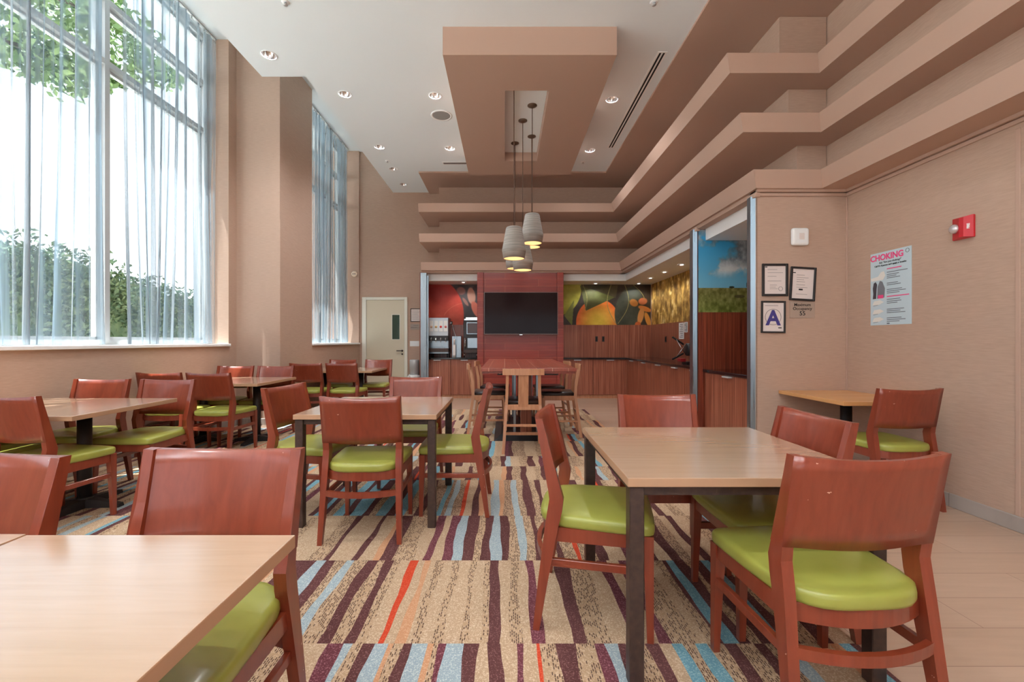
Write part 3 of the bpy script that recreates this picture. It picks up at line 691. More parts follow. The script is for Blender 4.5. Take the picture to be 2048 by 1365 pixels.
# ================================================================== tall communal table and stools
t = thing('communal_table', 'long counter-height table with red-brown plank top before the television', 'table', (.2625, 6.11, CZ))
b = MB(); b.box(-.5275, .5275, -1.26, 1.26, .885, .922, .003, seg=2); b.build('tabletop', M['tabletile'], t)
b = MB(); b.box(-.515, .515, -1.245, 1.245, .86, .886); b.build('apron', M['cherry'], t)
for yy in (-.55, .65):
    b = MB(); b.box(-.07, .07, yy - .07, yy + .07, .05, .86, .004); b.build('post', M['zebra'], t)
    b = MB(); b.box(-.155, -.125, yy - .05, yy + .05, .05, .86, .003); b.box(.125, .155, yy - .05, yy + .05, .05, .86, .003); b.build('post', M['steel'], t)
b = MB(); b.hexa([(-.40, -.74, 0), (.40, -.74, 0), (.40, .84, 0), (-.40, .84, 0)], [(-.31, -.66, .07), (.31, -.66, .07), (.31, .76, .07), (-.31, .76, .07)]); b.build('base', M['black'], t)
b = MB(); b.box(-.35, .35, -1.05, 1.05, .83, .86); b.build('underframe', M['black'], t)
def make_stool():
    t = thing('bar_stool', '', 'stool')
    o = 'oak'
    for sx in (-1, 1):
        b = MB(); b.loft([[(sx * (xo - .032), y - .018, z), (sx * xo, y - .018, z), (sx * xo, y + .018, z), (sx * (xo - .032), y + .018, z)] for z, y, xo in ((0, -.275, .235), (.3, -.235, .215), (.52, -.205, .20), (.70, -.212, .193), (.86, -.245, .190))], smooth=False); b.build('leg', M[o], t)
        b = MB(); b.loft([[(sx * (xo - w_), y - w_/2, z), (sx * xo, y - w_/2, z), (sx * xo, y + w_/2, z), (sx * (xo - w_), y + w_/2, z)] for z, y, xo, w_ in ((0, .215, .225, .03), (.5, .195, .21, .038))], smooth=False); b.build('leg', M[o], t)
    b = MB(); b.bar([(.224 * u, -.255 - .03 * (1 - u * u), .886) for u in [k / 5 - 1 for k in range(11)]], .022, .068); b.build('top_rail', M[o], t)
    b = MB(); b.hexa([(-.055, -.222, .50), (.055, -.222, .50), (.055, -.208, .50), (-.055, -.208, .50)], [(-.055, -.285, .86), (.055, -.285, .86), (.055, -.271, .86), (-.055, -.271, .86)]); b.build('splat', M[o], t)
    b = MB(); b.box(-.175, .175, -.222, -.196, .465, .525, .002); b.box(-.18, .18, .18, .205, .465, .525, .002)
    for sx in (-1, 1): b.box(sx * .188 - .012, sx * .188 + .012, -.19, .19, .465, .525, .002)
    b.build('seat_frame', M[o], t)
    b = MB(); out = [(-.19, -.19), (.19, -.19), (.205, 0), (.21, .18), (.18, .225), (-.18, .225), (-.21, .18), (-.205, 0)]
    b.loft([[(x * s_, y * s_, z) for x, y in out] for s_, z in ((.97, .524), (1, .535), (1, .555), (.93, .568), (.6, .575), (.2, .576))]); b.build('seat', M['leather'], t)
    for z, y in ((.30, -.235),): b = MB(); b.box(-.19, .19, y - .01, y + .01, z - .014, z + .014, .002); b.build('stretcher', M[o], t)
    b = MB(); b.box(-.195, .195, .197, .219, .10, .135, .002); b.build('stretcher', M[o], t)
    for sx in (-1, 1): b = MB(); b.box(sx * .205 - .009, sx * .205 + .009, -.24, .20, .19, .215, .002); b.build('stretcher', M[o], t)
    return t
st0 = make_stool()
for i, (x, y, a, lb) in enumerate([(.200, 5.035, 90, 'light oak stool with splat back at the near end of the communal table'),
    (-.215, 5.86, 3, 'nearer oak stool on the left side of the communal table'), (-.16, 6.55, -4, 'farther oak stool on the left side of the communal table'),
    (.70, 5.80, 177, 'nearer oak stool on the right side of the communal table'), (.66, 6.50, 184, 'farther oak stool on the right side of the communal table')]):
    c = st0 if i == 0 else copy_tree(st0); place(c, x, y, CZ, R(a - 90), lb, 'oak stools at the communal table')

# ================================================================== island wall with television
IY = 9.10
b = MB(); b.box(-.575, 1.21, IY + .03, W, 0, 2.645); struct(b.build('wall_accent', M['redplank'])); b = MB(); b.box(-.575, -.445, IY, IY + .03, 0, 2.65, .004); b.box(1.075, 1.21, IY, IY + .03, 0, 2.65, .004)
struct(b.build('trim_16', M['redplank']))
t = thing('television', 'large black flat-screen television on the red plank wall', 'television', (.3285, IY + .03, 1.80))
b = MB(); b.box(-.76, .76, -.085, -.035, -.436, .436, .004); b.build('bezel', mat('tv_bezel', srgb(120, 100, 96), .35, .5), t)
b = MB(); b.box(-.748, .748, -.088, -.084, -.42, .426); b.build('screen', mat('tv_screen', srgb(30, 17, 18), .12, spec=.12), t)
b = MB(); b.box(-.3, .3, -.036, 0, -.2, .2); b.build('wall_bracket', M['black'], t)
b = MB(); b.box(-.03, .03, -.088, -.08, -.446, -.436); b.build('status_light_bar', M['chrome'], t)

# ================================================================== servery: panels, counters, cabinets
CTZ = .875
b = MB(); b.box(-1.735, -.575, W - .015, W, CTZ, 1.594); struct(b.build('wall_panel', M['zebra_dark']))
b = MB(); b.box(1.21, XR, W - .015, W, CTZ, 1.594); struct(b.build('wall_panel.001', M['zebra']))
b = MB(); b.box(XR - .015, XR, YF + .1, W - .015, CTZ, 1.594); struct(b.build('wall_panel.002', M['zebra']))
b = MB(); b.box(2.445, XR - .015, 5.575, 5.70, 0, 2.70); struct(b.build('wall_partition', M['zebra_dark']))
b = MB(); b.box(2.50, 2.506, 5.568, 5.575, .0, 1.594); b.build('trim_12', M['cherry']); struct(bpy.data.objects['trim_12'])
b = MB(); b.box(-1.775, -1.735, 9.16, W, 0, 2.66); struct(b.build('wall_alcove', M['zebra_dark']))
# stainless jambs
b = MB(); b.box(-1.756, -1.632, 9.14, 9.26, 0, 2.65, .004); b.box(-1.632, -1.60, 9.20, 9.26, 0, 2.60, .002); struct(b.build('trim_13', M['steel']))
def jamb(name, x, y, d, z):
    b = MB(); p = [(x, y), (x - .036, y + .042), (x - .036, y + d), (x + .004, y + d), (x + .004, y)]
    b.hexa([(a, c, 0) for a, c in p], [(a, c, z) for a, c in p]); return struct(b.build(name, M['steel']))
jamb('trim_14', 2.432, 5.568, .137, 2.65)
jamb('trim_15', 2.436, YF, .104, 2.64)
# worktops
def worktop(x0, x1, y0, y1, label):
    b = MB(); b.box(x0, x1, y0, y1, CTZ - .035, CTZ, .004); tag(b.build('worktop', M['granite']), label, 'worktop', 'black stone worktops')
worktop(-1.73, -.58, 9.36, W - .016, 'black stone worktop under the drink dispensers, left of the television wall')
worktop(1.215, XR - .016, 9.36, W - .016, 'black stone worktop along the far wall, right of the television wall')
worktop(2.57, XR - .016, 5.71, 9.358, 'long black stone worktop down the right side of the servery')
worktop(2.50, XR - .016, YF + .105, 5.565, 'black stone worktop in the nearest servery opening, right of the steel post')
def cabinet(x0, x1, y0, y1, face, label, mt='zebra', handle=None):
    """face: '-y' or '-x'"""
    t = thing('base_cabinet', label, 'cabinet', ((x0 + x1) / 2, (y0 + y1) / 2, 0), 0, 'striped wood base cabinets')
    a, c = (x1 - x0) / 2, (y1 - y0) / 2
    H = CTZ - .036
    b = MB()
    if face == '-y': b.box(-a, a, -c + .02, c, .08, H); 
    else: b.box(-a + .02, a, -c, c, .08, H)
    b.build('body', M[mt], t)
    b = MB()
    if face == '-y': b.box(-a, a, -c + .035, c, 0, .08)
    else: b.box(-a + .035, a, -c, c, 0, .08)
    b.build('toe_kick', M['oak'], t)
    b = MB()
    if face == '-y': b.box(-a + .002, a - .002, -c, -c + .019, .085, H - .004, .0015)
    else: b.box(-a, -a + .019, -c + .002, c - .002, .085, H - .004, .0015)
    d = b.build('door', M[mt], t)
    b = MB()
    if face == '-y': b.box(-.075, .075, -c - .045, -c + .004, H - .026, H - .010, .002)
    else: b.box(-a - .045, -a + .004, -.075, .075, H - .026, H - .010, .002)
    b.build('handle', M['frame'], d)
    return t
cabinet(-1.73, -1.16, 9.40, W - .016, '-y', 'striped cabinet under the juice dispenser, leftmost in the alcove', 'zebra')
cabinet(-1.155, -.58, 9.40, W - .016, '-y', 'striped cabinet under the coffee machine, beside the red plank wall', 'zebra')
cabinet(1.215, 1.88, 9.40, W - .016, '-y', 'far wall cabinet directly right of the red plank wall')
cabinet(1.885, 2.605, 9.40, W - .016, '-y', 'far wall cabinet next to the inner corner of the servery')
ys = [9.398, 8.62, 7.84, 7.06, 6.38, 5.71]
for i, nm in enumerate(['right run cabinet farthest away, touching the corner', 'second farthest cabinet of the right servery run', 'middle cabinet of the right servery run', 'right run cabinet beside the steel post, waffle maker above', 'right run cabinet hidden behind the steel post']):
    cabinet(2.605, XR - .016, ys[i + 1] + .002, ys[i] - .002, '-x', nm)
cabinet(2.525, XR - .016, YF + .107, 5.563, '-x', 'nearest striped cabinet, between the two steel posts', 'zebra')

# ---- printed murals
def fbm(nx, ny, cells, seed, oct_=5):
    r_ = np.random.default_rng(seed); out = np.zeros((ny, nx)); amp = 1; tot = 0
    for o_i in range(oct_):
        cx, cy = int(cells[0] * 2 ** o_i) + 2, int(cells[1] * 2 ** o_i) + 2
        g = r_.random((cy, cx)); xs = np.linspace(0, cx - 1.001, nx); ys_ = np.linspace(0, cy - 1.001, ny)
        xi, yi = xs.astype(int), ys_.astype(int); fx, fy = xs - xi, ys_ - yi; fx = fx*fx*(3-2*fx); fy = fy*fy*(3-2*fy)
        a = g[yi][:, xi]; b_ = g[yi][:, xi+1]; c = g[yi+1][:, xi]; d = g[yi+1][:, xi+1]
        v = (a*(1-fx)+b_*fx)*(1-fy)[:, None] + (c*(1-fx)+d*fx)*fy[:, None]
        out += amp*v; tot += amp; amp *= .55
    return out / tot
def lin(c): c = np.asarray(c, float) / 255; return np.where(c <= .04045, c / 12.92, ((c + .055) / 1.055) ** 2.4)
def mural(name, label, origin, du, nrm, wd, ht, img, th=.004, cat='mural', parent=None):
    ny, nx = img.shape[:2]; me = bpy.data.meshes.new(name)
    o3, du = Vector(origin), Vector(du); dv = Vector((0, 0, 1)); nr = Vector(nrm)
    verts = []; 
    for j in range(ny + 1):
        for i in range(nx + 1): verts.append(tuple(o3 + du * (wd * i / nx) + dv * (ht * j / ny) + nr * th))
    faces = [(j*(nx+1)+i, j*(nx+1)+i+1, (j+1)*(nx+1)+i+1, (j+1)*(nx+1)+i) for j in range(ny) for i in range(nx)]
    k = len(verts)
    verts += [tuple(o3), tuple(o3 + du * wd), tuple(o3 + du * wd + dv * ht), tuple(o3 + dv * ht)]
    cs = [0, nx, (ny+1)*(nx+1)-1, ny*(nx+1)]
    faces += [(k, k+1, k+2, k+3)] + [(k + q, k + (q+1) % 4, cs[(q+1) % 4], cs[q]) for q in range(4)]
    me.from_pydata(verts, [], faces)
    ca = me.color_attributes.new('Col', 'FLOAT_COLOR', 'CORNER')
    lc = lin(img).reshape(-1, 3); arr = np.ones((len(me.loops), 4), np.float32)
    arr[:nx*ny*4, :3] = np.repeat(lc, 4, axis=0); arr[nx*ny*4:, :3] = .3
    ca.data.foreach_set('color', arr.ravel()); me.materials.append(M['print'])
    o = bpy.data.objects.new(name, me); COL.objects.link(o)
    if parent is None: tag(o, label, cat)
    else: o.parent = parent
    return o
def mixc(img, mask, col): img[:] = img * (1 - mask[..., None]) + np.asarray(col, float) * mask[..., None]
def sm(x, e): return np.clip(.5 - x / e, 0, 1)
PXM = F / (W - .01)
def grid(x0, x1, z0, z1, n):
    nx, nz = n; px = CX + np.linspace(x0, x1, nx) * PXM; py = CY - (np.linspace(z0, z1, nz) - CH) * PXM
    return np.meshgrid(px, py)
def ell(PX, PY, cx, cy, rx, ry, rot=0):
    c, s_ = math.cos(R(rot)), math.sin(R(rot)); dx, dy = PX - cx, PY - cy
    return np.sqrt(((dx*c+dy*s_)/rx)**2 + ((-dx*s_+dy*c)/ry)**2) - 1
# left: red fruit
n = (150, 120); x0, x1, z0, z1 = -1.735, -.575, 1.594, 2.505
PX, PY = grid(x0, x1, z0, z1, n); ns = fbm(n[0], n[1], (5, 4), 3)
img = np.zeros(PX.shape + (3,)) + np.array([58, 50, 50]); img += (ns[..., None] - .5) * 60
mixc(img, sm(ell(PX, PY, 922, 582, 9, 8, 20), .3), (140, 92, 80))
e = ell(PX, PY, 862, 632, 66, 78); base = np.zeros_like(img); g_ = np.clip((PY - 575) / 75, 0, 1)[..., None]
base[:] = np.array([176, 44, 34]) * (1 - g_) + np.array([206, 82, 52]) * g_; rim = np.clip(1 + e * 4, 0, 1)[..., None]; base = base * (1 - rim * .5) + np.array([222, 70, 48]) * rim * .5
base += (ns[..., None] - .5) * 40
mk = sm(e, .03)[..., None]; img = img * (1 - mk) + base * mk
arc = sm(np.abs(ell(PX, PY, 935, 650, 52, 44)) - .015, .03) * (e < 0) * (PX > 888); mixc(img, arc * .5, (226, 130, 100))
mixc(img, sm(ell(PX, PY, 943, 592, 8, 17, -8), .2), (196, 146, 122)); mixc(img, sm(ell(PX, PY, 931, 604, 3, 10, -35), .3), (150, 104, 90))
mixc(img, sm(ell(PX, PY, 953, 620, 8, 18, -25), .2), (206, 112, 88)); mixc(img, sm(ell(PX, PY, 951, 577, 5, 5), .3), (44, 24, 20))
mural('wall_mural', 'printed mural of a red fruit on dark ground behind the drink dispensers', (x0, W - .001, z0), (1, 0, 0), (0, -1, 0), x1 - x0, z1 - z0, img)
# right: orange fruit and leaves
n = (300, 140); x0, x1 = 1.21, XR - .016
PX, PY = grid(x0, x1, z0, z1, n); ns = fbm(n[0], n[1], (9, 5), 4)
img = np.zeros(PX.shape + (3,)) + np.array([50, 38, 26]); img += (ns[..., None] - .5) * 44
e = ell(PX, PY, 1128, 586, 33, 46, 20); c_ = np.zeros_like(img) + np.array([184, 180, 66]) + (ns[..., None] - .5) * 70 - np.clip((PY - 600) / 50, 0, 1)[..., None] * 60
mk = sm(e, .05)[..., None]; img = img * (1 - mk) + c_ * mk
e = ell(PX, PY, 1196, 646, 44, 48, 0); c_ = np.zeros_like(img); rr = np.clip(1 + e, 0, 1)[..., None]
c_[:] = np.array([232, 196, 60]) * (1 - rr ** 2) + np.array([238, 104, 38]) * rr ** 2; c_ += (ns[..., None] - .5) * 50
mk = sm(e, .03)[..., None]; img = img * (1 - mk) + c_ * mk
def tri_mask(a, b_, c): 
    def s_(p, q): return (PX - q[0]) * (p[1] - q[1]) - (p[0] - q[0]) * (PY - q[1])
    d1, d2, d3 = s_(a, b_), s_(b_, c), s_(c, a); return (((d1 < 0) & (d2 < 0) & (d3 < 0)) | ((d1 > 0) & (d2 > 0) & (d3 > 0))).astype(float)
for tri, col in (([(1160, 571), (1232, 594), (1172, 622)], (86, 88, 38)), ([(1162, 571), (1236, 571), (1232, 596)], (70, 62, 34)), ([(1128, 632), (1148, 600), (1144, 652)], (120, 124, 48))):
    c_ = np.zeros_like(img) + np.array(col) + (ns[..., None] - .5) * 50; mk = tri_mask(*tri)[..., None]; img = img * (1 - mk) + c_ * mk
e = ell(PX, PY, 1258, 618, 27, 46, 14); c_ = np.zeros_like(img) + np.array([58, 60, 42]) + (ns[..., None] - .5) * 50; mk = sm(e, .05)[..., None]; img = img * (1 - mk) + c_ * mk
for (a, b_, rx, ry, ro, col) in ((1268, 606, 9, 7, 30, (216, 142, 66)), (1286, 603, 9, 7, -10, (190, 104, 60)), (1290, 618, 14, 5, 20, (226, 134, 60)), (1282, 632, 6, 17, 12, (222, 150, 78)), (1296, 640, 5, 16, -18, (226, 150, 60)), (1276, 650, 6, 6, 0, (200, 96, 40))):
    mixc(img, sm(ell(PX, PY, a, b_, rx, ry, ro), .25), col)
for (xa, ya, xb_, yb, bow) in ((1166, 571, 1170, 620, 6), (1222, 571, 1232, 648, -12), (1250, 571, 1236, 648, 14), (1268, 571, 1290, 600, 4)):
    tt_ = np.clip((PY - ya) / (yb - ya), 0, 1); xl = xa + (xb_ - xa) * tt_ + bow * np.sin(math.pi * tt_); mixc(img, (np.abs(PX - xl) < .8) * (PY <= yb) * .8, (150, 140, 80))
mural('wall_mural', 'printed mural of an orange fruit with dark leaves right of the television', (x0, W - .001, z0), (1, 0, 0), (0, -1, 0), x1 - x0, z1 - z0, img)
# sky and meadow, on the partition facing the room
n = (150, 190); x0, x1, z0, z1 = 2.447, XR - .016, 1.594, 2.64
img = np.zeros((n[1], n[0], 3)); v = np.linspace(0, 1, n[1])[:, None]; u = np.linspace(0, 1, n[0])[None, :]
ns = fbm(n[0], n[1], (4, 5), 8, 6); nf = fbm(n[0], n[1], (24, 20), 9, 4)
hz = .295
sky = np.array([38, 150, 206]) * np.clip((v - hz) * 1.5, 0, 1)[..., None] + np.array([120, 186, 214]) * (1 - np.clip((v - hz) * 1.5, 0, 1))[..., None] + 0 * u[..., None]
cl_ = np.clip((ns + .45 * (u - .3) + .35 * (v - .6) - .44) * 6, 0, 1) * np.clip((v - hz - .10) * 9, 0, 1)
cc = np.array([146, 154, 160]) * 1.0 + (nf[..., None] - .5) * 70 + (ns[..., None] - .55) * 200 + 0 * sky
low = np.clip(1.3 - np.abs(v - hz - .21) / .10, 0, 1) * np.clip((u - .2) * 8, 0, 1); cc = cc * (1 - .75 * low[..., None]) + np.array([228, 228, 224]) * .75 * low[..., None]
img = sky * (1 - cl_[..., None]) + cc * cl_[..., None]
gr = np.array([118, 112, 58]) + (nf[..., None] - .5) * 110 + (1 - v / hz)[..., None] * np.array([-8, 8, -8]) + 0 * u[..., None]
mk = (v < hz)[..., None] * np.ones_like(img); img = img * (1 - mk) + gr * mk
U, V_ = np.meshgrid(np.linspace(0, 1, n[0]), np.linspace(0, 1, n[1]))
mixc(img, ((U - .50) ** 2 / .0016 + (V_ - hz - .008) ** 2 / .00016 < 1) * 1., (30, 40, 30)); mixc(img, ((U - .62) ** 2 / .006 + (V_ - .19) ** 2 / .0004 < 1) * .7, (56, 50, 26)); mixc(img, ((U - .745) ** 2 / .0006 + (V_ - .33) ** 2 / .0022 < 1) * 1., (34, 30, 28))
mural('wall_mural', 'printed mural of blue cloudy sky over a green meadow between the steel posts', (x0, 5.574, z0), (1, 0, 0), (0, -1, 0), x1 - x0, z1 - z0, np.clip(img, 0, 255))
# wheat, right wall
n = (420, 110); nsA = fbm(n[0], n[1], (70, 3), 21, 4); nsB = fbm(n[0], n[1], (40, 8), 22, 4)
q = np.clip((nsA * .6 + nsB * .5 - .38) * 3.2, 0, 1)[..., None]; vv = np.linspace(0, 1, n[1])[:, None, None]
img = np.array([128, 92, 34]) * (1 - q) + np.array([222, 178, 92]) * q; hi = np.clip((nsB - .6) * 6, 0, 1)[..., None]; img = img * (1 - hi * .7) + np.array([246, 226, 166]) * hi * .7
mural('wall_mural', 'printed mural of golden wheat ears on the right servery wall', (XR - .001, 5.70, 1.594), (0, 1, 0), (-1, 0, 0), W - .02 - 5.70, .911, img)

# ---- servery appliances
def P(t, name, m, *boxes, bev=.004):
    b = MB()
    for bx_ in boxes: b.box(*bx_, bev)
    return b.build(name, m, t)
t = thing('juice_dispenser', 'white and grey four-flavour juice dispenser at left on the alcove worktop', 'dispenser', (-1.43, 9.62, CTZ))
P(t, 'cabinet', M['steel'], (-.21, .21, -.10, .28, .08, .86)); P(t, 'light_panel', mat('printed_panel', srgb(206, 214, 220), .4), (-.205, .205, -.16, -.10, .46, .85))
jc = [(222, 190, 160), (214, 178, 120), (206, 54, 52), (220, 120, 120)]
for k in range(4):
    x = -.155 + k * .103; P(t, 'flavour_label', mat('label_white', srgb(236, 236, 232), .4), (x - .04, x + .04, -.166, -.16, .56, .79))
    b = MB(); b.lathe([(.001, -.003), (.026, -.003), (.026, 0)], (x, -.166, .66), 14, axis='y'); b.build('fruit_picture', mat('fruit_ink', srgb(*jc[k]), .4), t)
    b = MB(); b.tube([(x, -.16, .44), (x, -.20, .40), (x, -.20, .33)], .011, 8); b.build('tap', M['chrome'], t)
P(t, 'tap_housing', M['black'], (-.21, .21, -.17, -.10, .36, .47)); P(t, 'splash_panel', M['steel'], (-.19, .2, -.115, -.10, .22, .36)); P(t, 'drip_tray', M['bronze'], (-.2, .22, -.22, .1, .12, .20))
for sx in (-.18, .18):
    for sy in (-.08, .24): b = MB(); b.tube([(sx, sy, 0), (sx, sy, .10)], .012, 8); b.build('leg', M['black'], t)
t = thing('cup_dispenser', 'steel cup holder with stacked foam cups between the two drink machines', 'cup holder', (-1.05, 9.60, CTZ))
P(t, 'side_panel', M['steel'], (.00, .10, -.06, .06, 0, .46)); P(t, 'back_panel', M['steel'], (-.11, 0, .03, .06, 0, .46))
b = MB()
for k in range(7): b.lathe([(.028, k * .032), (.036, k * .032 + .085)], (-.055, -.02, 0), 16)
b.lathe([(.012, .28), (.022, .38), (.012, .40)], (-.055, -.02, 0), 12); b.build('cup_stack', M['paper'], t)
t = thing('coffee_machine', 'black and chrome coffee machine beside the red plank wall', 'coffee machine', (-.74, 9.62, CTZ))
P(t, 'body', M['black'], (-.155, .15, -.12, .28, .10, .80)); P(t, 'top_cover', M['chrome'], (-.14, .15, -.14, .26, .80, .835), (-.11, .15, -.1, .2, .835, .87))
P(t, 'display_frame', M['steel'], (-.09, .15, -.135, -.12, .50, .76)); P(t, 'display', mat('coffee_display', srgb(70, 42, 38), .2), (-.07, .14, -.14, -.134, .52, .74))
P(t, 'brew_panel', M['steel'], (-.07, .15, -.14, -.12, .20, .42)); P(t, 'drip_tray', M['bronze'], (-.155, .15, -.20, -.1, .10, .17))
b = MB(); b.tube([(-.12, -.15, .2), (-.12, -.15, .42)], .014, 8); b.tube([(-.14, -.1, 0), (-.14, -.1, .1)], .012, 8); b.tube([(.13, -.1, 0), (.13, -.1, .1)], .012, 8); b.build('leg', M['chrome'], t)
b = MB(); c0 = Vector((-1.19, W - .03, 1.60)); b.tube([c0, c0 + Vector((.03, -.04, -.10)), c0 + Vector((.10, -.10, -.30)), c0 + Vector((.2, -.16, -.5)), c0 + Vector((.24, -.15, -.62)), c0 + Vector((.2, -.12, -.715))], .008, 6)
tag(b.build('power_cord', M['paper']), 'white cord looping from the wall socket behind the drink machines', 'cord')
t = thing('wall_socket', 'small black wall socket with plug above the drink machines', 'socket', (-1.22, W - .006, 1.62)); P(t, 'plate', M['black'], (-.035, .035, -.008, 0, -.055, .055)); P(t, 'plug', M['chrome'], (-.015, .015, -.04, -.008, 0, .03))
for px, lb in ((1193, 'left of two black sockets on the far wood panel'), (1206.5, 'right of two black sockets on the far wood panel')):
    p = at(px, 678.5, Y=W - .015); t = thing('wall_socket', lb, 'socket', p, 0, 'black sockets in the wood panel'); P(t, 'plate', M['black'], (-.028, .028, -.008, 0, -.06, .06)); P(t, 'outlet', M['dark'], (-.016, .016, -.011, -.008, -.04, .04))
p = at(1331.7, 679, X=XR - .016); t = thing('wall_socket', 'black socket on the right servery wood panel near the papers', 'socket', p, 0, 'black sockets in the wood panel'); P(t, 'plate', M['black'], (-.008, 0, -.035, .035, -.06, .06)); P(t, 'outlet', M['dark'], (-.011, -.008, -.018, .018, -.04, .04))
for (pa, pb, ya, yb, lb) in ((1358, 1368, 646.5, 678.5, 'larger white notice paper on the wood panel by the steel post'), (1369, 1375.5, 645, 665, 'smaller white notice paper on the wood panel by the steel post')):
    a_, b_ = at(pa, ya, X=XR - .016), at(pb, yb, X=XR - .016); t = thing('notice_paper', lb, 'paper', (XR - .016, (a_.y + b_.y) / 2, (a_.z + b_.z) / 2), 0, 'notices above the counter')
    hw, hz_ = abs(a_.y - b_.y) / 2, abs(a_.z - b_.z) / 2; P(t, 'sheet', M['white'], (-.003, 0, -hw, hw, -hz_, hz_), bev=0)
    b = MB()
    for k in range(8): b.box(-.0042, -.003, -hw * .7, hw * random.uniform(.2, .7), hz_ * (.8 - .22 * k) - .006, hz_ * (.8 - .22 * k) + .003)
    b.build('print_lines', M['dark'], t)
wx, wy = 2.95, 6.95
t = thing('waffle_maker', 'black rotating waffle maker with crossed handles on the right worktop', 'waffle maker', (wx, wy, CTZ))
P(t, 'stand', M['black'], (-.12, .14, -.10, .10, 0, .03), (.02, .14, -.08, .08, .03, .30)); 
b = MB(); b.lathe([(.09, -.05), (.10, -.04), (.10, .04), (.09, .05)], (-.04, 0, .22), 20, axis='x'); b.build('waffle_plates', M['black'], t)
b = MB(); b.tube([(-.12, .02, .30), (-.27, .10, .42)], .014, 8); b.tube([(-.12, .02, .16), (-.27, .10, .06)], .014, 8); b.build('handle', M['dark'], t)
b = MB(); b.tube([(-.10, 0, .14), (-.22, .06, .38)], .007, 6); b.tube([(-.10, 0, .30), (-.22, .06, .10)], .007, 6); b.build('crossed_bars', M['chrome'], t)
P(t, 'drip_tray', mat('red_tray', srgb(150, 30, 34), .4), (-.2, -.12, -.07, .07, .03, .08))
t = thing('counter_basin', 'dark round basin rim set in the nearest servery worktop', 'basin', (3.0, 4.75, CTZ)); b = MB(); b.lathe([(.17, 0), (.17, .012), (.16, .014), (.155, 0)], n=32); b.build('rim', M['chrome'], t)
b = MB(); b.lathe([(.001, .002), (.155, .003)], n=32, cap=False); b.build('bowl', M['dark'], t)

# ================================================================== door and far-wall items
d = struct(thing('door_1', None, None, (0, 0, 0)))
cream = mat('cream_door_paint', srgb(206, 196, 172), .5); cream2 = mat('pale_door_frame', srgb(222, 220, 206), .5)
dx0, dx1, dz = -3.125, -2.275, 2.15
b = MB(); b.box(dx0 - .10, dx0 - .005, W - .035, W, 0, dz + .07, .004); b.box(dx1 + .005, dx1 + .075, W - .035, W, 0, dz + .07, .004); b.box(dx0 - .005, dx1 + .005, W - .035, W, dz + .005, dz + .07, .004); struct(b.build('door_frame', cream2, d))
a_, b_, c_, e_ = -2.545, -2.38, 1.27, 1.82
b = MB()
for bx_ in ((dx0, a_, 0.01, dz), (b_, dx1, .01, dz), (a_, b_, .01, c_), (a_, b_, e_, dz)): b.box(bx_[0], bx_[1], W - .018, W - .004, bx_[2], bx_[3])
struct(b.build('door_leaf', cream, d))
b = MB(); b.box(a_ - .012, a_, W - .024, W - .016, c_ - .012, e_ + .012); b.box(b_, b_ + .012, W - .024, W - .016, c_ - .012, e_ + .012); b.box(a_, b_, W - .024, W - .016, c_ - .012, c_); b.box(a_, b_, W - .024, W - .016, e_, e_ + .012); struct(b.build('vision_frame', cream2, d))
b = MB(); b.box(a_, b_, W - .012, W - .008, c_, e_); struct(b.build('vision_pane', mat('dark_green_glass', srgb(58, 78, 66), .1), d))
hd = MB(); hd.lathe([(.022, -.02), (.022, 0)], (-2.318, W - .018, 1.01), 14, axis='y'); hd.tube([(-2.318, W - .035, 1.01), (-2.318, W - .06, 1.01), (-2.44, W - .06, 1.01)], .011, 8); hd.lathe([(.018, -.012), (.018, 0)], (-2.318, W - .018, .935), 12, axis='y'); struct(hd.build('door_handle', M['bronze'], d))
def plate_lines(t, x0, x1, zs, m, y, hgt=.004):
    b = MB()
    for z in zs: b.box(x0, x0 + (x1 - x0) * random.uniform(.55, 1), y - .0012, y, z - hgt / 2, z + hgt / 2)
    return b.build('print_lines', m, t)
M['ink'] = mat('grey_ink', srgb(128, 118, 116), .6)
def framed(label, cx, cz, wd, ht, y, tilt=0, fm='black', name='framed_certificate', group=None, fw=.016, pm='paper'):
    t = thing(name, label, 'certificate', (cx, y, cz), 0, group); t.rotation_euler = (0, R(tilt), 0)
    x, z = wd / 2, ht / 2
    P(t, 'frame', M[fm], (-x, -x + fw, -.018, 0, -z, z), (x - fw, x, -.018, 0, -z, z), (-x + fw, x - fw, -.018, 0, -z, -z + fw), (-x + fw, x - fw, -.018, 0, z - fw, z), bev=.003)
    P(t, 'paper', M[pm], (-x + fw, x - fw, -.006, 0, -z + fw, z - fw), bev=0)
    return t
t = framed('black framed notice on the far wall between the door and the steel post', -2.0, 1.815, .27, .30, W, fw=.014); plate_lines(t, -.10, .10, [.10 - .025 * k for k in range(9)], M['ink'], -.0065)
t = thing('sign_plate', 'small grey sign plate under the notice beside the cream door', 'sign', (-2.01, W, 1.548)); P(t, 'plate', mat('taupe_sign', srgb(158, 146, 136), .4), (-.13, .13, -.006, 0, -.062, .062), bev=.001); plate_lines(t, -.06, .06, [.03], M['dark'], -.0065); plate_lines(t, -.12, .12, [-.01, -.02], M['bronze'], -.0065)
t = thing('light_switch', 'white multi-gang light switch plate beside the cream door', 'light switch', (-2.045, W, 1.17)); P(t, 'plate', M['white'], (-.105, .105, -.006, 0, -.06, .06), bev=.002)
for k in range(4): P(t, 'rocker', M['white'], (-.078 + k * .044, -.054 + k * .044, -.010, -.006, -.033, .033), bev=.001)
t = thing('waste_bin', 'steel bin with crumpled white liner below the light switch', 'bin', (-2.0, 9.72, 0))
b = MB(); b.lathe([(.12, 0), (.12, .42), (.122, .44)], n=32); b.build('lower_body', M['frame'], t)
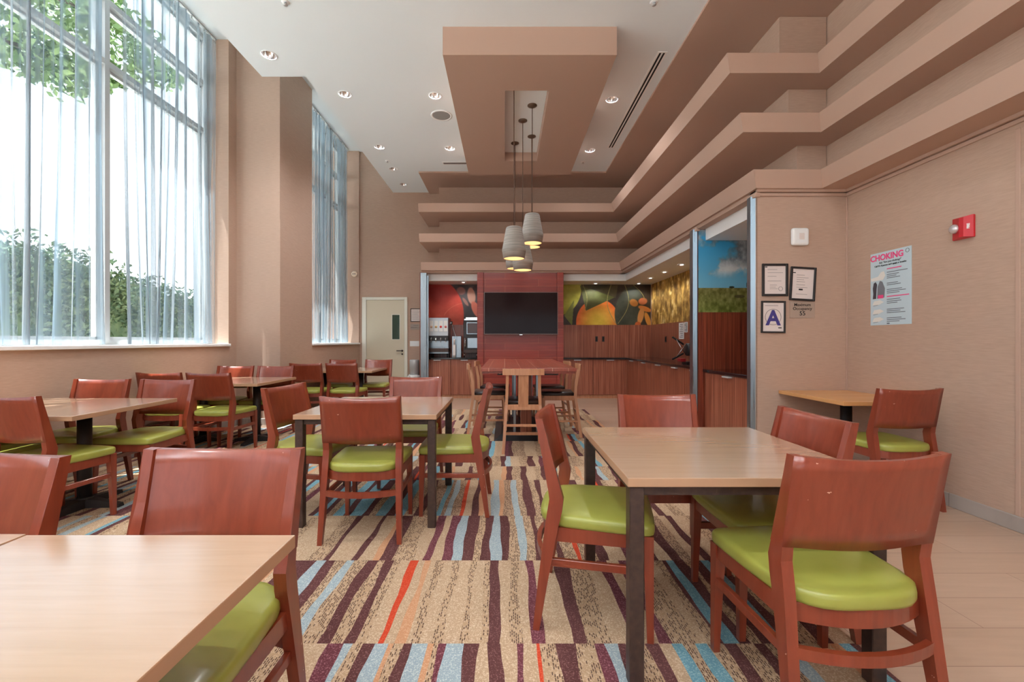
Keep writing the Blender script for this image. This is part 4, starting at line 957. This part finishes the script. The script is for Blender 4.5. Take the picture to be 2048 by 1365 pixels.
b = MB(); b.lathe([(.105, .47), (.105, .80), (.10, .815), (.02, .82)], n=32); b.build('upper_body', M['frame'], t)
b = MB(); rings = []
for j in range(5): rings.append([((.125 + .035 * (j in (1, 2, 3)) * (.6 + .4 * math.sin(a * 7 + j))) * math.cos(a), (.125 + .035 * (.6 + .4 * math.sin(a * 7 + j))) * math.sin(a), .40 + j * .02 + .012 * math.sin(a * 5)) for a in [k * math.pi / 18 for k in range(36)]])
b.loft(rings); b.build('bin_liner', M['white'], t)
t = thing('wall_sensor', 'small round cream sensor on the far window reveal', 'sensor', (-3.385, W - .05, 2.735)); b = MB(); b.lathe([(.066, 0), (.066, -.02), (.05, -.035), (.01, -.04)], n=24, axis='y'); b.build('housing', mat('cream_plastic', srgb(236, 214, 190), .5), t)
b = MB(); b.box(-.03, -.01, -.045, -.036, -.01, .01); b.box(.01, .03, -.045, -.036, -.01, .01); b.build('lens', M['dark'], t)

# ================================================================== certificates wall
S_ = YF / F
def wx_(px): return (px - CX) * S_
def wz_(py): return CH + (CY - py) * S_
t = thing('wall_sensor', 'white rounded square sensor box above the framed certificates', 'sensor', (wx_(1596.5), YF, wz_(475)))
b = MB(); b.box(-.082, .082, -.045, 0, -.084, .084, .028, seg=4); b.build('housing', M['white'], t); P(t, 'centre_panel', M['paper'], (-.02, .03, -.047, -.044, -.03, .03), bev=.001)
g = 'framed certificates beside the servery'
t = framed('upper left framed certificate, white sheet with round stamp, beside steel post', wx_(1549), wz_(560.5), .25, .315, YF, 0, group=g, fw=.022)
plate_lines(t, -.07, .08, [.10, .07, .035, -.01], M['ink'], -.0065, .003); plate_lines(t, -.05, .05, [-.05, -.07, -.085], M['ink'], -.0065, .003); plate_lines(t, -.095, -.07, [.125], M['dark'], -.0065, .008)
b = MB(); b.lathe([(.021, -.001), (.021, 0), (.018, 0), (.018, -.001)], (.055, -.0065, -.085), 20, axis='y', cap=False); b.build('stamp', M['ink'], t)
t = framed('tilted framed certificate, right of the upper one and above the occupancy plate', wx_(1604), wz_(568.5), .245, .325, YF - .003, 3.2, group=g, fw=.019)
plate_lines(t, -.06, .06, [.085, .06, .04, .02, -.01, -.035, -.1], M['ink'], -.0065, .003); plate_lines(t, -.10, -.07, [.105], M['dark'], -.0065, .009); plate_lines(t, -.035, .03, [-.055], M['dark'], -.0065, .014)
t = framed('framed certificate with large blue letter A, lowest of the three', wx_(1545.5), wz_(634.5), .235, .31, YF, .6, group=g, fw=.016)
text_mesh('A', .20, mat('blue_ink', srgb(64, 56, 128), .6), t, (0, -.0075, -.015), (R(90), 0, 0), bold=.006, sx=.98); plate_lines(t, -.08, .08, [.11], M['ink'], -.0065, .004); plate_lines(t, .05, .085, [-.105], M['dark'], -.0065, .009)
b = MB(); b.lathe([(.078, -.001), (.078, 0), (.074, 0), (.074, -.001)], (0, -.0065, 0), 32, axis='y', cap=False); b.build('stamp', M['ink'], t)
t = thing('occupancy_sign', 'grey plate reading Maximum Occupancy 55 below the tilted certificate', 'sign', (wx_(1604), YF, wz_(620))); P(t, 'plate', mat('taupe_plate', srgb(172, 150, 134), .5), (-.12, .12, -.006, 0, -.08, .08), bev=.0015)
for s_, z, sz in (('Maximum', .047, .041), ('Occupancy', .010, .041), ('55', -.037, .06)): text_mesh(s_, sz, M['dark'], t, (0, -.0068, z), (R(90), 0, 0), bold=.0004)
# poster on the right wall: local x runs toward the camera along the wall (facing -X)
py_ = 3.78; t = thing('safety_poster', 'pale blue CHOKING first-aid poster with pink heading on the right wall', 'poster', (XR, py_, 1.69), R(-90))
P(t, 'sheet', mat('pale_blue_paper', srgb(196, 214, 222), .6), (-.20, .20, -.003, 0, -.32, .32), bev=0)
pink = mat('pink_ink', srgb(236, 76, 134), .6)
text_mesh('CHOKING', .072, pink, t, (-.035, -.0042, .272), (R(90), 0, 0), bold=.0022, sx=.98)
text_mesh('Ask "Are you choking?"', .024, M['dark'], t, (0, -.0042, .228), (R(90), 0, 0), sx=.95); text_mesh("Call 911 if person can't speak or breathe", .0205, M['dark'], t, (0, -.0042, .202), (R(90), 0, 0), bold=.0003, sx=.92)
b = MB()
for z in (.165, -.075): b.box(-.03, .11 + .07 * (z < 0), -.0042, -.003, z - .004, z + .004)
b.build('pink_lines', pink, t)
b = MB()
for z in (.135, .115, .10, .085, .04, .025, -.015, -.03, -.045, -.10, -.117, -.132, -.185, -.20, -.215, -.26, -.275, -.29): b.box(-.03, random.uniform(.06, .18), -.0042, -.003, z - .0028, z + .0028)
b.box(-.03, -.003, -.0042, -.003, -.312, -.302); b.build('print_lines', mat('slate_ink', srgb(96, 104, 116), .6), t)
ink1, ink2, ink3 = mat('sketch_white', srgb(228, 226, 220), .6), mat('sketch_grey', srgb(120, 122, 130), .6), mat('sketch_dark', srgb(70, 64, 72), .6)
def blob(m, pts, name='drawing', y=-.004): b = MB(); b.hexa([(x, y, z) for x, z in pts], [(x, -.003, z) for x, z in pts]); b.build(name, m, t)
blob(ink1, [(-.195, .10), (-.12, .11), (-.09, .145), (-.06, .15), (-.045, .11), (-.07, .075), (-.19, .075)])
blob(ink3, [(-.17, -.04), (-.175, .01), (-.165, .055), (-.145, .065), (-.13, .04), (-.135, -.0), (-.14, -.085), (-.175, -.085)])
blob(ink2, [(-.13, -.085), (-.125, .02), (-.10, .07), (-.075, .06), (-.05, .0), (-.055, -.08)]); blob(pink, [(-.12, -.085), (-.12, -.055), (-.065, -.055), (-.065, -.085)], y=-.0045)
for zc in (-.12, -.20, -.27):
    blob(ink1, [(-.18, zc - .02), (-.16, zc + .015), (-.10, zc + .02), (-.06, zc - .0), (-.11, zc - .02)]); blob(ink2, [(-.17, zc - .026), (-.12, zc - .02), (-.12, zc - .023), (-.17, zc - .03)])
b = MB(); b.lathe([(.018, -.001), (.018, 0), (.014, 0), (.014, -.001)], (.165, -.0035, .288), 16, axis='y', cap=False); b.build('emblem', ink2, t)
# fire strobe
t = thing('fire_alarm_strobe', 'red fire alarm with clear strobe lens high on the right wall', 'fire alarm', (XR, 3.165, 2.045), R(-90))
red = mat('fire_alarm_red', srgb(196, 26, 40), .35, coat=.3)
b = MB(); b.box(-.072, .072, -.02, 0, -.08, .08, .004); b.hexa([(-.07, -.02, -.078), (.0, -.045, -.07), (.03, -.045, -.07), (.07, -.02, -.078)], [(-.07, -.02, .078), (.0, -.045, .07), (.03, -.045, .07), (.07, -.02, .078)]); b.build('housing', red, t)
b = MB(); b.lathe([(.034, -.03), (.032, -.05), (.02, -.062), (.002, -.064)], (-.038, 0, 0), 20, axis='y'); b.build('strobe_lens', mat('clear_lens', srgb(214, 206, 206), .1, .5), t)
text_mesh('FIRE', .02, M['white'], t, (.054, -.034, 0), (R(90), R(-90), R(32)), bold=.0008)

# ================================================================== ceiling fittings
def downlight(p, label, r=.09, h=.10, power=ROOM_LAMP, lit=True, cols='white downlights in the ceiling'):
    t = thing('downlight', label, 'ceiling light', p, 0, cols)
    b = MB(); b.lathe([(r * .88, -.001), (r * .9, -.006), (r, -.005), (r, 0), (r * .88, .001)], n=32, cap=False); b.build('trim_ring', M['white'], t)
    b = MB(); b.lathe([(r * .88, 0), (r * .62, h), (r * .02, h + .002)], n=28, cap=False); b.build('reflector', M['chrome'], t)
    b = MB(); b.lathe([(r * .5, h - .006), (r * .45, h - .012), (.001, h - .014)], n=20, cap=True); b.build('lamp', mat('downlight_lamp', (1, 1, 1, 1), .5, emis=(1, .95, .88, 1), es=1.0), t)
    if power:
        l = bpy.data.lights.new('lamp_light', 'SPOT'); l.energy = power * 4; l.spot_size = R(150); l.spot_blend = 1; l.shadow_soft_size = r * .45; l.color = (.97, .98, 1)
        o = bpy.data.objects.new('lamp_light', l); COL.objects.link(o); o.parent = t; o.location = (0, 0, h * .45)
    return t
dls = ['large downlight at upper left near the first curtain', 'downlight right of the tan pier, second back in the left line', 'downlight above the round ceiling speaker', 'downlight between the tan tray and the slot vent, nearer one', 'downlight in the left line above the far window', 'downlight near the far edge left of the tan tray', 'farther downlight right of the tan tray', 'small downlight beyond the sprinkler at left', 'farthest small downlight near the far wall']
for k, (p, lb) in enumerate(zip(DLP, dls)): downlight((p.x, p.y, HC), lb, power=ROOM_LAMP if k < 7 else 0)
for (x, y), nm in zip(REAR, FILL_DL_N): downlight((x, y, HC), 'unseen fill downlight added above the photo frame, ' + nm)
for px, py, lb in ((1277, 567, 'servery downlight farthest in, near the corner'), (1301, 556, 'servery downlight second from the corner'), (1329, 544, 'servery downlight third from the corner'), (1363.5, 529, 'servery downlight nearest the steel post'), (1191, 567, 'servery downlight over the far counter'), (927, 564.5, 'servery downlight over the drink machines')):
    p = at(px, py, z=2.505); downlight((p.x, min(p.y, W - .25), 2.505), lb, .065, -.004, 36, cols='small servery downlights')
# speaker, vents, sprinklers
p = at(883, 231, z=HC); t = thing('ceiling_speaker', 'round grey ceiling speaker left of the tan tray', 'speaker', p)
b = MB(); b.lathe([(.158, 0), (.158, -.006), (.135, -.009), (.13, -.004)], n=40, cap=False); b.build('trim_ring', M['white'], t); b = MB(); b.lathe([(.133, -.003), (.1, -.005), (.001, -.006)], n=40, cap=False); b.build('grille', mat('speaker_grille', srgb(150, 150, 148), .7), t)
t = thing('slot_diffuser', 'long double-slot air vent beside the tan soffit', 'vent', (1.83, 6.37, HC)); P(t, 'frame', M['white'], (-.055, .055, -1.27, 1.27, -.006, 0), bev=.001)
for x in (-.022, .022): P(t, 'slot', M['dark'], (x - .011, x + .011, -1.25, 1.25, -.0075, -.0055), bev=0)
t = thing('return_vent', 'short grey air vent near the far edge of the white ceiling', 'vent', (-.94, 8.30, HC)); P(t, 'frame', M['white'], (-.24, .24, -.06, .06, -.006, 0), bev=.001)
P(t, 'slot', M['ink'], (-.22, .22, -.035, .035, -.0075, -.0055), bev=0)
for px, py, lb in ((775, 322, 'small sprinkler head among the far left downlights'), (1166, 324, 'small sprinkler head at far end right of the tray'), (1308, 4, 'sprinkler head at top photo edge, right of the tray'), (571, 4, 'sprinkler head at top photo edge, above first downlight')):
    p = at(px, py, z=HC); t = thing('sprinkler_head', lb, 'sprinkler', p, 0, 'ceiling sprinkler heads'); b = MB(); b.lathe([(.04, 0), (.036, -.006), (.018, -.008)], n=20); b.build('escutcheon', M['white'], t)
    b = MB(); b.lathe([(.014, -.006), (.012, -.025), (.022, -.028), (.022, -.031)], n=14); b.build('nozzle', M['frame'], t)

# ================================================================== pendants
m = M['shade'] = mat('grey_woven_shade', srgb(168, 156, 144), .8)
v = coords(m, 3, 3, 90); n_ = noise(m, 1, v, 3); r_ = ramp(m, [(.3, srgb(128, 122, 117)), (.55, srgb(152, 144, 136)), (.75, srgb(170, 162, 152))], n_.outputs['Fac']); L(m, r_.outputs[0], bsdf(m).inputs['Base Color']); bump(m, n_.outputs['Fac'], .15, .003)
glow = mat('warm_inner_shade', srgb(236, 214, 184), .7); cordm = mat('brown_cord', srgb(92, 66, 52), .7)
PEND = [(.113, 5.53, 2.264, 'lower front-left grey pendant of the cluster, largest'), (.370, 5.98, 2.558, 'upper front-right grey pendant of the cluster'), (.258, 6.39, 2.257, 'lowest grey pendant, behind and right of the largest'), (.162, 7.12, 2.40, 'grey pendant mostly hidden behind the two lower ones'), (.4185, 6.885, 2.697, 'grey pendant hidden behind the upper right one, rim showing')]
def make_pendant():
    t = thing('pendant_lamp', '', 'pendant light')
    sh = MB(); prof = [(.012, .40), (.08, .398), (.094, .392), (.101, .378), (.126, .24), (.148, .122), (.1515, .112), (.1515, .104), (.149, .094), (.134, .0)]
    sh.lathe(prof + [(r - .006, z) for r, z in prof[::-1][:-2]] , n=40, cap=False); sh.build('lamp_shade', M['shade'], t)
    c = MB(); c.lathe([(.126, .004), (.142, .10), (.140, .125), (.117, .24), (.09, .375)], n=40, cap=False); c.build('shade_lining', glow, t)
    bu = MB(); bu.lathe([(.002, .16), (.03, .18), (.035, .21), (.02, .25), (.018, .30)], n=16); bu.build('bulb', mat('warm_bulb', (1, 1, 1, 1), .5, emis=(1, .72, .42, 1), es=0.8), t)
    return t
pp = make_pendant()
for i, (x, y, zb, lb) in enumerate(PEND):
    c = pp if i == 0 else copy_tree(pp); place(c, x, y, zb, 0, lb, 'grey pendant lamps over the aisle')
for c in [o for o in bpy.data.objects if o.name.startswith('pendant_lamp')]:
    H_ = 4.434 - c.location.z
    b = MB(); b.tube([(0, 0, .395), (0, 0, H_ - .01)], .005, 6); b.build('cord', cordm, c)
    b = MB(); b.lathe([(.065, H_), (.065, H_ - .008), (.04, H_ - .02), (.006, H_ - .035)], n=28); b.build('canopy', mat('bronze_canopy', srgb(110, 92, 78), .4, .6), c)
    l = bpy.data.lights.new('bulb_light', 'POINT'); l.energy = 0.6; l.color = (1, .72, .45); l.shadow_soft_size = .03
    o = bpy.data.objects.new('bulb_light', l); COL.objects.link(o); o.parent = c; o.location = (0, 0, .12)
for k, (x, y) in enumerate(((-2.2, -1.9), (-.4, -1.9), (1.4, -1.9))):  # unseen uplights behind the viewpoint, added to brighten the ceiling
    t = thing('fill_uplight', 'unseen bowl uplight added as fill behind the viewpoint, %s' % ('window side', 'middle', 'wall side')[k], 'pendant light', (x, y, 4.1), 0, 'fill uplights added behind the viewpoint')
    b = MB(); b.lathe([(.01, -.12), (.12, -.10), (.22, -.04), (.26, .04), (.25, .04), (.21, -.03), (.11, -.085), (.01, -.10)], n=32, cap=False); b.build('bowl', M['steel'], t)
    for a_ in range(3): b = MB(); b.tube([(.24 * math.cos(a_ * 2.09), .24 * math.sin(a_ * 2.09), .04), (0, 0, HC - 4.1)], .004, 5); b.build('suspension_wire', M['frame'], t)
    l = bpy.data.lights.new('bowl_fill_light', 'AREA'); l.shape = 'DISK'; l.size = .42; l.energy = BOWL_FILL; l.color = (.9, .95, 1)
    o = bpy.data.objects.new('bowl_fill_light', l); COL.objects.link(o); o.parent = t; o.location = (0, 0, .045); o.rotation_euler = (R(180), 0, 0)
# ---- unseen light panels added behind the viewpoint to brighten the room
for k, (x, y) in enumerate(((-2.3, -2.6), (-.4, -2.6), (1.3, -2.6), (-2.3, -.6), (-.4, -.6), (1.3, -.6))):
    t = thing('fill_panel', 'unseen fill panel added on the ceiling behind the viewpoint, %s row, %s' % (('rear', 'front')[k // 3], ('window side', 'middle', 'wall side')[k % 3]), 'ceiling light', (x, y, HC - .004), 0, 'fill panels added behind the viewpoint')
    P(t, 'housing', M['white'], (-.32, .32, -.62, .62, -.03, 0))
    l = bpy.data.lights.new('panel_fill_light', 'AREA'); l.shape = 'RECTANGLE'; l.size = .58; l.size_y = 1.18; l.energy = PANEL_FILL; l.color = (.92, .96, 1)
    o = bpy.data.objects.new('panel_fill_light', l); COL.objects.link(o); o.parent = t; o.location = (0, 0, -.035)
